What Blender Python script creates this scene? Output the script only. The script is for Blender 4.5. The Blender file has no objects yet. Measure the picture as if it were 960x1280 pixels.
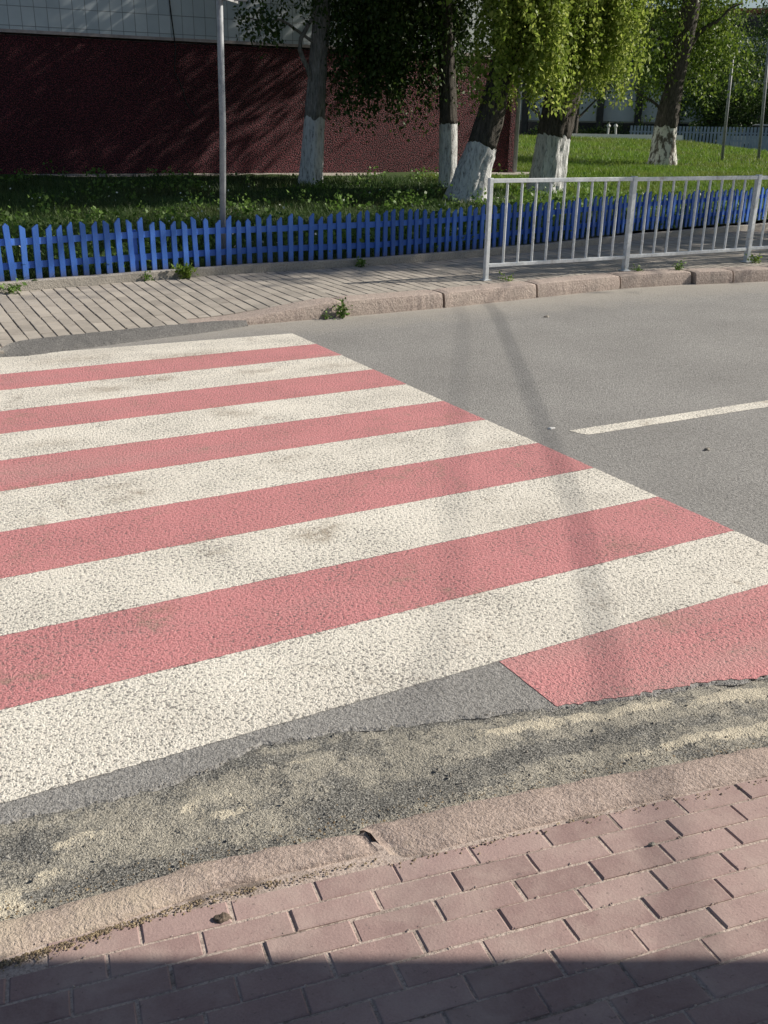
import bpy, bmesh, math, random
import numpy as np
from mathutils import Vector, Matrix, noise

random.seed(7)
rng = np.random.default_rng(11)
scene = bpy.context.scene
COL = scene.collection
R = math.radians

# ------------------------------------------------------------------ helpers
class MB:
    """collects vertices and faces of ONE mesh"""
    def __init__(self):
        self.v = []; self.f = []
    def add(self, vs, fs):
        o = len(self.v); self.v.extend([tuple(p) for p in vs])
        self.f.extend([tuple(i + o for i in f) for f in fs])
    def box(self, c, s, rz=0.0, bev=0.0, rx=0.0, ry=0.0):
        hx, hy, hz = s[0] / 2, s[1] / 2, s[2] / 2
        m = Matrix.Translation(c) @ Matrix.Rotation(rz, 4, 'Z') @ Matrix.Rotation(ry, 4, 'Y') @ Matrix.Rotation(rx, 4, 'X')
        if bev <= 0:
            vs = [m @ Vector((x, y, z)) for z in (-hz, hz) for y in (-hy, hy) for x in (-hx, hx)]
            self.add(vs, [(0, 2, 3, 1), (4, 5, 7, 6), (0, 1, 5, 4), (2, 6, 7, 3), (0, 4, 6, 2), (1, 3, 7, 5)])
        else:
            b = bmesh.new()
            bmesh.ops.create_cube(b, size=1.0)
            for v in b.verts:
                v.co = Vector((v.co.x * s[0], v.co.y * s[1], v.co.z * s[2]))
            bmesh.ops.bevel(b, geom=b.edges[:], offset=bev, segments=2, affect='EDGES', profile=0.6)
            for v in b.verts: v.co = m @ v.co
            b.verts.index_update()
            self.add([v.co.copy() for v in b.verts], [[v.index for v in f.verts] for f in b.faces])
            b.free()
    def tube(self, pts, rad, n=8, cap=True, disp=None):
        pts = [Vector(p) for p in pts]
        if not hasattr(rad, '__len__'): rad = [rad] * len(pts)
        ref = Vector((0.31, 0.95, 0.05)).normalized()
        o = len(self.v); N = len(pts)
        for i, p in enumerate(pts):
            t = (pts[min(i + 1, N - 1)] - pts[max(i - 1, 0)]).normalized()
            a = t.cross(ref)
            if a.length < 1e-3: a = t.cross(Vector((1, 0, 0)))
            a.normalize(); b = t.cross(a)
            for k in range(n):
                th = 2 * math.pi * k / n
                r = rad[i]
                if disp: r += disp(i, th, p, r)
                self.v.append(tuple(p + (a * math.cos(th) + b * math.sin(th)) * r))
        for i in range(N - 1):
            for k in range(n):
                k2 = (k + 1) % n
                self.f.append((o + i * n + k, o + i * n + k2, o + (i + 1) * n + k2, o + (i + 1) * n + k))
        if cap:
            self.f.append(tuple(o + k for k in reversed(range(n))))
            self.f.append(tuple(o + (N - 1) * n + k for k in range(n)))
    def prism(self, poly, z0, z1):
        n = len(poly)
        z0 = z0 if hasattr(z0, '__len__') else [z0] * n
        z1 = z1 if hasattr(z1, '__len__') else [z1] * n
        vs = [(p[0], p[1], z0[i]) for i, p in enumerate(poly)] + [(p[0], p[1], z1[i]) for i, p in enumerate(poly)]
        fs = [tuple(reversed(range(n))), tuple(range(n, 2 * n))]
        fs += [(i, (i + 1) % n, n + (i + 1) % n, n + i) for i in range(n)]
        self.add(vs, fs)

def tag(o, label=None, cat=None, group=None, kind=None):
    if label: o['label'] = label
    if cat: o['category'] = cat
    if group: o['group'] = group
    if kind: o['kind'] = kind
    return o

def obj(name, mb, m, parent=None, origin=None, smooth=False):
    if isinstance(mb, MB): v, f = mb.v, mb.f
    else: v, f = mb
    base = Vector((0, 0, 0))
    if parent is not None: base = parent.location.copy()
    elif origin is not None: base = Vector(origin)
    me = bpy.data.meshes.new(name)
    if isinstance(v, np.ndarray):
        v = v - np.array(base)[None, :]
        nv, nf, k = len(v), len(f), f.shape[1]
        me.vertices.add(nv); me.vertices.foreach_set('co', v.astype(np.float32).ravel())
        me.loops.add(nf * k); me.loops.foreach_set('vertex_index', f.astype(np.int32).ravel())
        me.polygons.add(nf)
        me.polygons.foreach_set('loop_start', np.arange(0, nf * k, k, dtype=np.int32))
        me.polygons.foreach_set('loop_total', np.full(nf, k, dtype=np.int32))
        me.update(calc_edges=True)
    else:
        me.from_pydata([(a[0] - base.x, a[1] - base.y, a[2] - base.z) for a in v], [], f)
        me.update()
    if smooth:
        me.polygons.foreach_set('use_smooth', [True] * len(me.polygons))
    me.materials.append(m)
    o = bpy.data.objects.new(name, me)
    COL.objects.link(o)
    if parent is not None: o.parent = parent
    else: o.location = base
    return o

def thing(name, loc, label, cat, group=None):
    o = bpy.data.objects.new(name, None); COL.objects.link(o)
    o.location = loc; o.empty_display_size = 0.2
    return tag(o, label, cat, group)

def struct(name, mb, m, smooth=False):
    return tag(obj(name, mb, m, smooth=smooth), kind='structure')

def lerp_poly(poly, x):
    if x <= poly[0][0]: a, b = poly[0], poly[1]
    elif x >= poly[-1][0]: a, b = poly[-2], poly[-1]
    else:
        for a, b in zip(poly, poly[1:]):
            if a[0] <= x <= b[0]: break
    t = (x - a[0]) / (b[0] - a[0])
    return a[1] + (b[1] - a[1]) * t

def sst(a, b, x):
    t = min(1, max(0, (x - a) / (b - a))); return t * t * (3 - 2 * t)

def nz(x, y, z=0.0): return noise.noise(Vector((x, y, z)))

# ------------------------------------------------------------------ materials
class NT:
    def __init__(self, name):
        self.m = bpy.data.materials.new(name); self.m.use_nodes = True
        self.t = self.m.node_tree; self.b = self.t.nodes['Principled BSDF']
        self.b.inputs['Roughness'].default_value = 0.85
        self.b.inputs['Specular IOR Level'].default_value = 0.3
        self.co = self.n('ShaderNodeTexCoord').outputs['Object']
    def n(self, typ, **kw):
        nd = self.t.nodes.new(typ)
        for k, v in kw.items(): setattr(nd, k, v)
        return nd
    def l(self, a, b): self.t.links.new(a, b)
    def setin(self, nd, i, v):
        if hasattr(v, 'is_linked') or isinstance(v, bpy.types.NodeSocket): self.l(v, nd.inputs[i])
        else:
            nd.inputs[i].default_value = v
    def noise(self, scale, detail=3, rough=0.55, co=None, dist=0.0, stretch=None):
        co = co or self.co
        if stretch:
            mp = self.n('ShaderNodeMapping'); mp.inputs['Scale'].default_value = stretch
            self.l(co, mp.inputs['Vector']); co = mp.outputs[0]
        nd = self.n('ShaderNodeTexNoise'); self.l(co, nd.inputs['Vector'])
        nd.inputs['Scale'].default_value = scale; nd.inputs['Detail'].default_value = detail
        nd.inputs['Roughness'].default_value = rough; nd.inputs['Distortion'].default_value = dist
        return nd.outputs['Fac']
    def voro(self, scale, feature='F1', out='Distance', co=None):
        nd = self.n('ShaderNodeTexVoronoi', feature=feature); self.l(co or self.co, nd.inputs['Vector'])
        nd.inputs['Scale'].default_value = scale
        return nd.outputs[out]
    def ramp(self, fac, stops):
        nd = self.n('ShaderNodeValToRGB'); self.l(fac, nd.inputs[0])
        el = nd.color_ramp.elements
        while len(el) < len(stops): el.new(0.5)
        for e, (p, c) in zip(el, stops):
            e.position = p
            e.color = (c, c, c, 1) if not hasattr(c, '__len__') else (*c, 1)
        return nd.outputs['Color']
    def mix(self, fac, a, b, mode='MIX'):
        nd = self.n('ShaderNodeMix', data_type='RGBA', blend_type=mode)
        self.setin(nd, 0, fac)
        for i, v in ((6, a), (7, b)):
            if isinstance(v, bpy.types.NodeSocket): self.l(v, nd.inputs[i])
            else: nd.inputs[i].default_value = (*v, 1)
        return nd.outputs[2]
    def math(self, op, a, b=0.0):
        nd = self.n('ShaderNodeMath', operation=op)
        self.setin(nd, 0, a); self.setin(nd, 1, b); return nd.outputs[0]
    def sep(self, co=None):
        nd = self.n('ShaderNodeSeparateXYZ'); self.l(co or self.co, nd.inputs[0]); return nd.outputs
    def col(self, c):
        if isinstance(c, bpy.types.NodeSocket): self.l(c, self.b.inputs['Base Color'])
        else: self.b.inputs['Base Color'].default_value = (*c, 1)
    def bump(self, h, strength=0.5, dist=0.01, prev=None):
        nd = self.n('ShaderNodeBump'); nd.inputs['Strength'].default_value = strength
        nd.inputs['Distance'].default_value = dist; self.l(h, nd.inputs['Height'])
        if prev is not None: self.l(prev, nd.inputs['Normal'])
        self.l(nd.outputs[0], self.b.inputs['Normal']); return nd.outputs[0]
    def rough(self, v): self.b.inputs['Roughness'].default_value = v

def asphalt_col(t, k=1.0):
    fine = t.noise(260, 2, 0.7); mid = t.noise(38, 3, 0.6); big = t.noise(1.1, 4, 0.55)
    base = t.ramp(fine, [(0.30, (.14 * k, .137 * k, .131 * k)), (0.50, (.31 * k, .302 * k, .288 * k)), (0.70, (.62 * k, .60 * k, .565 * k))])
    c = t.mix(0.42, base, t.ramp(mid, [(0.3, (.20 * k, .196 * k, .186 * k)), (0.7, (.385 * k, .375 * k, .355 * k))]))
    c = t.mix(1.0, c, t.ramp(t.noise(15, 5, 0.8), [(0.3, 0.84), (0.7, 1.10)]), 'MULTIPLY')
    c = t.mix(1.0, c, t.ramp(t.noise(62, 2, 0.75), [(0.32, 0.62), (0.5, 0.98), (0.7, 1.18)]), 'MULTIPLY')
    return t.mix(1.0, c, t.ramp(big, [(0.25, 0.80), (0.75, 1.04)]), 'MULTIPLY')

def grain_bump(t, a=1.0):
    h = t.math('ADD', t.math('MULTIPLY', t.noise(62, 2, 0.75), 1.4), t.math('MULTIPLY', t.noise(150, 2, 0.7), 0.8))
    return t.bump(h, 0.7 * a, 0.012)

M = {}
t = NT('asphalt'); ac = asphalt_col(t); dn = t.ramp(t.math('ADD', t.math('MULTIPLY', t.sep()[1], .1), t.math('MULTIPLY', t.noise(3, 5, .7), .10)), [(.83, 0), (.915, .55)]); ac = t.mix(dn, ac, (.42, .385, .33))
ac = t.mix(t.ramp(t.noise(1.7, 5, .7, dist=.6), [(.62, 0), (.72, .22)]), ac, (.16, .155, .15)); ac = t.mix(t.ramp(t.noise(330, 1, .5), [(.70, 0), (.74, .7)]), ac, (.62, .60, .55)); t.col(ac); grain_bump(t, 0.8); M['asphalt'] = t.m
t = NT('asphalt_patch'); t.col(asphalt_col(t, 0.62)); grain_bump(t, 1.0); M['patch'] = t.m

def paint_mat(name, c_lo, c_hi, pit):
    t = NT(name)
    fine = t.noise(120, 3, 0.7)
    c = t.ramp(t.noise(75, 2, 0.6), [(0.25, c_lo), (0.7, c_hi)])
    big = t.noise(2.1, 5, 0.6)
    c = t.mix(1.0, c, t.ramp(big, [(0.2, 0.90), (0.75, 1.06)]), 'MULTIPLY')
    # pits of the coarse coating where the asphalt shows through
    nn = t.noise(66, 2, 0.7); v = t.noise(150, 2, 0.8)
    q = t.math('ADD', t.math('MULTIPLY', nn, 0.62), t.math('MULTIPLY', v, 0.38))
    pits = t.ramp(t.math('ADD', q, t.math('MULTIPLY', t.math('SUBTRACT', big, 0.5), 0.16)), [(pit - .03, 1.0), (pit + 0.05, 0.0)])
    c = t.mix(t.math('MULTIPLY', pits, .85), c, asphalt_col(t, 0.5))
    # soil smears
    sm = t.noise(3.3, 5, 0.65, dist=0.7)
    dirt = t.math('MULTIPLY', t.ramp(sm, [(0.575, 0.0), (0.70, 0.8)]), t.ramp(t.noise(22, 4, 0.7), [(0.42, 0.0), (0.6, 0.85)]))
    c = t.mix(dirt, c, (.27, .22, .165))
    st = t.n('ShaderNodeVertexColor', layer_name='stain').outputs['Color']
    c = t.mix(t.math('MULTIPLY', st, t.ramp(t.noise(26, 4, .75), [(.36, .1), (.6, .95)])), c, (.25, .19, .13))
    # dusty grey rub of tyres
    ty = t.noise(1.4, 3, 0.5, stretch=(0.22, 1.6, 1.0))
    c = t.mix(t.ramp(ty, [(0.52, 0.0), (0.75, 0.32)]), c, (.36, .33, .29))
    t.col(c)
    t.bump(t.math('ADD', nn, t.math('MULTIPLY', v, .55)), 0.7, 0.012); t.rough(0.8)
    return t.m
M['white_paint'] = paint_mat('white_road_paint', (.70, .66, .575), (.85, .81, .72), 0.432)
M['red_paint'] = paint_mat('red_road_paint', (.50, .195, .20), (.635, .285, .285), 0.41)

t = NT('gutter_dirt')
a = t.noise(2.6, 5, 0.62, dist=0.35); b = t.noise(27, 5, 0.8); g = t.noise(170, 2, 0.75); g2 = t.noise(80, 2, 0.75)
sand = t.ramp(g, [(0.3, (.46, .41, .315)), (0.7, (.74, .68, .54))])
grav = t.ramp(g, [(0.30, (.045, .044, .04)), (0.50, (.165, .162, .148)), (0.68, (.47, .455, .41))])
dust = t.ramp(g, [(0.28, (.20, .19, .16)), (0.5, (.38, .355, .295)), (0.72, (.60, .56, .47))])
sv = t.n('ShaderNodeVertexColor', layer_name='sand').outputs['Color']; sr = t.sep(sv)
ctr = lambda v, k: t.math('MULTIPLY', t.math('SUBTRACT', v, .5), k)
f1 = t.math('ADD', t.math('ADD', ctr(t.noise(4.2, 6, .66, dist=.5), 1.9), ctr(b, .9)), t.math('ADD', ctr(g2, .8), t.math('MULTIPLY', sr[1], -.55)))
c = t.mix(t.ramp(t.math('ADD', f1, .60), [(0.34, 0.0), (0.62, 1.0)]), grav, dust)
f2 = t.math('ADD', t.math('ADD', t.math('MULTIPLY', sr[0], .95), t.math('MULTIPLY', t.math('SUBTRACT', t.noise(13, 6, .72, dist=.5), .5), 2.0)), t.math('MULTIPLY', t.math('SUBTRACT', g2, .5), .9))
c = t.mix(t.ramp(f2, [(0.34, 0.0), (0.56, 0.95)]), c, sand)
t.col(c); t.bump(t.math('ADD', t.math('MULTIPLY', b, 0.9), t.math('ADD', g, g2)), 0.9, 0.009); M['gutter'] = t.m

def stone_mat(name, lo, hi, dustc, dust=0.0, sc=1.0):
    t = NT(name)
    c = t.ramp(t.noise(105 * sc, 3, 0.8), [(0.34, lo), (0.62, hi)])
    c = t.mix(t.ramp(t.noise(4.5, 5, 0.65), [(0.42, 0.0), (0.75, 0.6)]), c, dustc)
    c = t.mix(t.ramp(t.noise(30, 3, 0.6), [(0.62, 0.0), (0.75, 0.5)]), c, (.14, .125, .11))
    if dust:
        x = t.sep()[0]
        c = t.mix(t.math('MULTIPLY', t.ramp(t.math('ADD', t.math('MULTIPLY', x, -0.35), t.noise(5, 4, 0.6)), [(0.2, 0.0), (0.62, dust)]), 1.0), c, (.60, .51, .385))
    t.col(c); t.bump(t.math('ADD', t.noise(150 * sc, 3, 0.7), t.math('ADD', t.noise(60 * sc, 2, .7), t.math('MULTIPLY', t.noise(18, 4, 0.6), 1.0))), 0.7, 0.008)
    return t.m
M['kerb_near'] = stone_mat('worn_pink_kerb', (.26, .20, .17), (.53, .43, .375), (.47, .375, .315), 0.9)
M['kerb_far'] = stone_mat('pink_kerb', (.25, .20, .178), (.50, .415, .36), (.46, .395, .34), sc=.6)
M['conc'] = stone_mat('concrete_edge', (.27, .25, .22), (.44, .41, .36), (.40, .37, .32), sc=.6)

def brick_mat(name, c1, c2, dusty, sc=1.0):
    t = NT(name)
    ri = t.n('ShaderNodeNewGeometry').outputs['Random Per Island']
    c = t.ramp(ri, [(0.0, tuple(v * .86 for v in c1)), (.25, c1), (.9, c2), (1.0, tuple(v * 1.06 for v in c2))])
    c = t.mix(t.ramp(t.noise(3.2, 3, .6), [(.35, 0), (.7, .5)]), c, tuple(v * .9 for v in c1))
    c = t.mix(1.0, c, t.ramp(t.noise(190, 2, 0.7), [(0.25, 0.86), (0.75, 1.10)]), 'MULTIPLY')
    c = t.mix(t.ramp(t.noise(6.5, 6, 0.65, dist=.4), [(0.42, 0.0), (0.72, 0.65)]), c, dusty)
    c = t.mix(t.ramp(t.noise(2.3, 4, 0.6), [(0.60, 0.0), (0.8, 0.4)]), c, (.20, .155, .145))
    c = t.mix(t.ramp(t.noise(85, 2, 0.5), [(0.68, 0.0), (0.74, 0.6)]), c, (.16, .13, .12))
    t.col(c); t.bump(t.math('ADD', t.noise(160 * sc, 3, 0.65), t.math('MULTIPLY', t.noise(14, 3), 1.5)), 0.35, 0.004)
    return t.m
M['brick_near'] = brick_mat('pink_paver', (.335, .232, .215), (.43, .31, .285), (.50, .395, .35))
M['brick_far'] = brick_mat('grey_paver', (.34, .31, .27), (.45, .41, .355), (.47, .425, .365), .5)
t = NT('joint_sand'); c = t.ramp(t.noise(120, 3, 0.7), [(0.30, (.26, .205, .175)), (0.5, (.50, .41, .355)), (0.75, (.64, .55, .48))])
c = t.mix(t.ramp(t.noise(9, 5, .7), [(0.52, 0.0), (0.66, 0.8)]), c, (.13, .105, .09))
t.col(c); t.bump(t.noise(130, 3, .7), .8, .005); M['joint'] = t.m
t = NT('joint_dark'); t.col(t.ramp(t.noise(60, 3, 0.7), [(0.3, (.085, .075, .065)), (0.75, (.27, .235, .20))])); M['joint_dark'] = t.m

# blue painted boards
t = NT('blue_fence_paint')
ri = t.n('ShaderNodeNewGeometry').outputs['Random Per Island']
oi = t.n('ShaderNodeObjectInfo').outputs['Random']
c = t.ramp(oi, [(0.0, (.035, .115, .40)), (0.6, (.055, .165, .56)), (1.0, (.075, .205, .63))])
c = t.mix(t.ramp(t.noise(16, 4, .7, stretch=(4, 4, .7)), [(.56, 0), (.72, .55)]), c, (.13, .19, .36))
c = t.mix(t.ramp(t.noise(70, 3, .6), [(.66, 0), (.70, .7)]), c, (.20, .19, .18))
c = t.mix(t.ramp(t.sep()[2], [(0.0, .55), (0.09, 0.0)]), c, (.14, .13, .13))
t.col(c); t.bump(t.noise(40, 4, .6, stretch=(5, 5, .5)), .3, .004); t.rough(.5); M['blue'] = t.m

t = NT('galvanised_steel'); t.b.inputs['Metallic'].default_value = 0.15
c = t.ramp(t.noise(22, 3, .6), [(0.3, (.56, .60, .62)), (0.7, (.76, .79, .81))])
c = t.mix(t.ramp(t.noise(9, 4, .7), [(.56, 0), (.70, .7)]), c, (.33, .29, .25))
t.col(c); t.rough(.45); M['steel'] = t.m
t = NT('grey_pole_paint'); t.col(t.ramp(t.noise(14, 3, .6), [(.3, (.26, .28, .30)), (.7, (.40, .42, .44))])); t.rough(.5); M['pole'] = t.m
t = NT('dark_pole_paint'); t.col(t.ramp(t.noise(14, 3, .6), [(.3, (.16, .17, .18)), (.7, (.30, .31, .32))])); t.rough(.55); M['dark_pole'] = t.m
t = NT('sign_back'); t.col((.56, .57, .58)); t.b.inputs['Metallic'].default_value = .3; t.rough(.4); M['sign_back'] = t.m
t = NT('black_rubber'); t.col((.02, .02, .022)); t.rough(.6); M['black'] = t.m

# maroon pebble dash
t = NT('maroon_pebbledash')
v = t.voro(38); vcol = t.n('ShaderNodeTexVoronoi'); t.l(t.co, vcol.inputs['Vector']); vcol.inputs['Scale'].default_value = 38
c = t.ramp(t.math('MULTIPLY', v, 1.6), [(0.0, (.42, .095, .11)), (0.5, (.15, .032, .043)), (0.9, (.04, .014, .018))])
c = t.mix(1.0, c, t.ramp(t.noise(.7, 4, .6), [(.3, .8), (.7, 1.15)]), 'MULTIPLY')
t.col(c); t.bump(t.math('MULTIPLY', v, -1.0), 1.0, .03); t.rough(.75); M['maroon'] = t.m

# pale facade tiles
t = NT('pale_facade_tiles')
s = t.sep(); cb = t.n('ShaderNodeCombineXYZ'); t.l(s[0], cb.inputs[0]); t.l(s[2], cb.inputs[1])
br = t.n('ShaderNodeTexBrick'); t.l(cb.outputs[0], br.inputs['Vector'])
br.offset = 0.0; br.squash = 1.0
for k, vv in (('Scale', 1.0), ('Mortar Size', .006), ('Mortar Smooth', .2), ('Bias', 0.0), ('Brick Width', .245), ('Row Height', .345)): br.inputs[k].default_value = vv
br.inputs['Color1'].default_value = (.52, .58, .62, 1); br.inputs['Color2'].default_value = (.64, .69, .72, 1); br.inputs['Mortar'].default_value = (.20, .22, .24, 1)
c = t.mix(t.ramp(t.noise(1.1, 5, .65), [(.45, 0), (.8, .45)]), br.outputs['Color'], (.34, .38, .41))
t.col(c); t.rough(.35); t.bump(t.math('ADD', t.math('MULTIPLY', br.outputs['Fac'], -1.0), t.math('MULTIPLY', t.noise(2.2, 2), .5)), .6, .012); M['tile'] = t.m
t = NT('plaster_ledge'); t.col(t.ramp(t.noise(8, 4), [(.3, (.36, .30, .29)), (.7, (.52, .45, .43))])); M['ledge'] = t.m

# lawn soil
t = NT('lawn_soil'); c = t.ramp(t.noise(3, 5, .65), [(.3, (.025, .045, .012)), (.55, (.05, .09, .02)), (.75, (.085, .085, .035))])
t.col(c); t.bump(t.noise(22, 4, .7), .8, .04); M['soil'] = t.m
t = NT('far_ground'); t.col(t.ramp(t.noise(.5, 5, .6), [(.3, (.16, .155, .145)), (.7, (.27, .26, .24))])); M['ground'] = t.m

def leaf_mat(name, c1, c2, c3, trans=0.35, patch=None):
    t = NT(name)
    ri = t.n('ShaderNodeNewGeometry').outputs['Random Per Island']
    c = t.ramp(ri, [(0.0, c1), (0.55, c2), (1.0, c3)])
    if patch:
        c = t.mix(t.ramp(t.noise(patch[0], 4, .6), [(.42, 0), (.62, .8)]), c, patch[1])
    t.col(c); t.rough(.5)
    tr = t.n('ShaderNodeBsdfTranslucent'); t.l(c, tr.inputs[0])
    mx = t.n('ShaderNodeMixShader'); mx.inputs[0].default_value = trans
    t.l(t.b.outputs[0], mx.inputs[1]); t.l(tr.outputs[0], mx.inputs[2])
    out = t.t.nodes['Material Output']; t.l(mx.outputs[0], out.inputs[0])
    return t.m
M['willow_leaf'] = leaf_mat('spring_leaf', (.15, .225, .03), (.285, .37, .065), (.52, .58, .16), .48)
M['bright_leaf'] = leaf_mat('yellow_green_leaf', (.06, .11, .018), (.12, .19, .026), (.24, .32, .05), .4)
M['dark_leaf'] = leaf_mat('deep_green_leaf', (.022, .05, .012), (.045, .085, .018), (.085, .13, .03), .28)
M['mid_leaf'] = leaf_mat('mid_green_leaf', (.045, .085, .018), (.075, .13, .024), (.13, .19, .04), .35)
M['needle'] = leaf_mat('needle', (.018, .036, .018), (.028, .052, .024), (.05, .075, .03), .1)
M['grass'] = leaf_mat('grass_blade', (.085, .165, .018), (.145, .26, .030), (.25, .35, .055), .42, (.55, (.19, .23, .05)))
M['grass_dark'] = leaf_mat('shade_toned_grass_blade', (.035, .075, .022), (.06, .115, .03), (.11, .17, .05), .3, (.55, (.07, .09, .03)))  # left lawn's darker plants and its shade, both put into the grass colour
M['weed'] = leaf_mat('weed_leaf', (.07, .14, .025), (.13, .23, .045), (.22, .33, .09), .35)
M['dry'] = leaf_mat('dry_litter', (.10, .075, .05), (.22, .165, .10), (.42, .33, .20), .1)

def bark_mat(name, lo, hi):
    t = NT(name)
    h = t.noise(9, 5, .7, stretch=(3.0, 3.0, .55))
    c = t.ramp(h, [(.32, lo), (.68, hi)])
    c = t.mix(t.ramp(t.noise(2.5, 4), [(.55, 0), (.8, .4)]), c, (.06, .07, .045))
    t.col(c); t.bump(h, 1.0, .06); return t.m
M['bark'] = bark_mat('furrowed_bark', (.022, .019, .016), (.13, .115, .098))
M['bark_grey'] = bark_mat('grey_bark', (.09, .086, .08), (.36, .345, .32))
t = NT('whitewash')
h = t.noise(9, 5, .7, stretch=(3.0, 3.0, .55))
c = t.ramp(h, [(.33, (.10, .10, .10)), (.41, (.50, .50, .50)), (.52, (.74, .75, .75)), (.7, (.82, .82, .80))])
c = t.mix(t.ramp(t.noise(6, 5, .75, stretch=(2, 2, .6)), [(.60, 0), (.68, .85)]), c, (.10, .09, .08))
t.col(c); t.bump(h, 1.0, .06); M['whitewash'] = t.m
t = NT('whitewash_patchy')
c = t.mix(t.ramp(t.noise(5, 5, .7, stretch=(1.5, 1.5, .8)), [(.46, 0), (.56, 1)]), (.70, .69, .64), (.12, .105, .085))
t.col(c); t.bump(t.noise(9, 5, .7, stretch=(3.0, 3.0, .55)), 1.0, .06); M['whitewash_patchy'] = t.m
t = NT('white_render'); t.col(t.ramp(t.noise(.8, 4), [(.3, (.70, .70, .66)), (.7, (.82, .81, .76))])); M['render'] = t.m
t = NT('beige_panel'); t.col(t.ramp(t.noise(.8, 4), [(.3, (.42, .38, .31)), (.7, (.54, .49, .40))])); M['beige'] = t.m
t = NT('dark_glass'); t.col((.03, .035, .04)); t.rough(.12); M['glass'] = t.m
t = NT('dark_column'); t.col(t.ramp(t.noise(2, 3), [(.3, (.05, .045, .04)), (.7, (.10, .09, .08))])); M['column'] = t.m
t = NT('pale_blue_fence'); t.col(t.ramp(t.noise(3, 3), [(.3, (.20, .26, .36)), (.7, (.31, .37, .46))])); M['paleblue'] = t.m
t = NT('car_paint'); t.col((.40, .42, .44)); t.b.inputs['Metallic'].default_value = .4; t.rough(.3); M['car'] = t.m
t = NT('roof_rust'); t.col((.30, .13, .07)); M['rust'] = t.m
t = NT('white_flower'); t.col((.75, .76, .70)); M['flower'] = t.m
t = NT('stone_bit'); t.col(t.ramp(t.noise(30, 3), [(.3, (.13, .12, .105)), (.7, (.38, .35, .30))])); M['stone'] = t.m
t = NT('soil_clod'); t.col(t.ramp(t.noise(160, 3), [(.3, (.06, .045, .035)), (.7, (.20, .155, .12))])); t.bump(t.noise(200, 3), 1.0, .004); M['clod'] = t.m
t = NT('white_block'); t.col((.72, .72, .70)); M['whiteblock'] = t.m
t = NT('wood_pole'); t.col(t.ramp(t.noise(12, 4, .6, stretch=(3, 3, .4)), [(.3, (.12, .09, .06)), (.7, (.26, .21, .16))])); M['wood'] = t.m

# ------------------------------------------------------------------ terrain shape
FENCE = [(-6, 10.0), (0.5, 10.34), (1.4, 10.46), (2.4, 10.60), (3.5, 10.75), (4.5, 10.80), (5.94, 10.80), (7.55, 11.04), (9.16, 11.37), (11.2, 11.88), (14.4, 12.42), (22, 13.7), (60, 20)]
KFOOT = [(-6, 7.85), (0.5, 8.03), (1.03, 8.13), (1.15, 8.34), (1.28, 8.42), (1.62, 8.48), (2.16, 8.53), (2.8, 8.55), (3.1, 8.57), (4.04, 8.58), (5.48, 8.61), (6.78, 8.74), (8.1, 8.86), (9.11, 8.80), (9.73, 8.69), (10.3, 8.60), (12, 8.55), (60, 8.5)]
EDGE = [(26.5, 39.1), (31.2, 37.0), (35.4, 35.4), (34.6, 32.1), (33.4, 28.9), (31.0, 22.0), (30.0, 10.0)]

def lawn_plane(y): return 0.215 + 0.045 * max(0.0, y - 10.9)
def beyond(x, y):
    """metres past the crest of the lawn"""
    d = -99.0
    # crest behind: line (10,46)->(26.5,39.1)->(35.4,35.4)
    a, b = Vector((26.5, 39.1)), Vector((35.4, 35.4)); n = Vector((0.384, 0.923))
    d = max(d, (Vector((x, y)) - a).dot(n))
    n2 = Vector((0.958, -0.285)); d = max(d, (Vector((x, y)) - Vector((34.6, 32.1))).dot(n2))
    return d
def terrain(x, y):
    z = lawn_plane(y) + 0.03 * nz(x * .35, y * .35) + 0.02 * nz(x * 1.1, y * 1.1)
    d = beyond(x, y)
    if d > -1.0:
        k = sst(-1.0, 3.0, d)
        z = z * (1 - k) + 0.55 * k
    return z

# ------------------------------------------------------------------ ground sheets
mb = MB(); mb.add([(-400, -400, -.35), (500, -400, -.35), (500, 600, -.35), (-400, 600, -.35)], [(0, 1, 2, 3)])
struct('ground', mb, M['ground'])

# lawn
def grid(xs, ys, zf):
    vs = [(x, y, zf(x, y)) for y in ys for x in xs]
    nx = len(xs); fs = []
    for j in range(len(ys) - 1):
        for i in range(nx - 1):
            a = j * nx + i; fs.append((a, a + 1, a + 1 + nx, a + nx))
    return vs, fs
xs = list(np.linspace(-25, 60, 171)); ys0 = np.linspace(0, 1, 90) ** 1.6
vs = []; fs = []
for j, s in enumerate(ys0):
    for x in xs:
        y0 = lerp_poly(FENCE, x) + .10
        y = y0 + (75 - y0) * s
        vs.append((x, y, terrain(x, y)))
nx = len(xs)
for j in range(len(ys0) - 1):
    for i in range(nx - 1):
        a = j * nx + i; fs.append((a, a + 1, a + 1 + nx, a + nx))
mb = MB(); mb.add(vs, fs); struct('lawn', mb, M['soil'], True)

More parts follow.
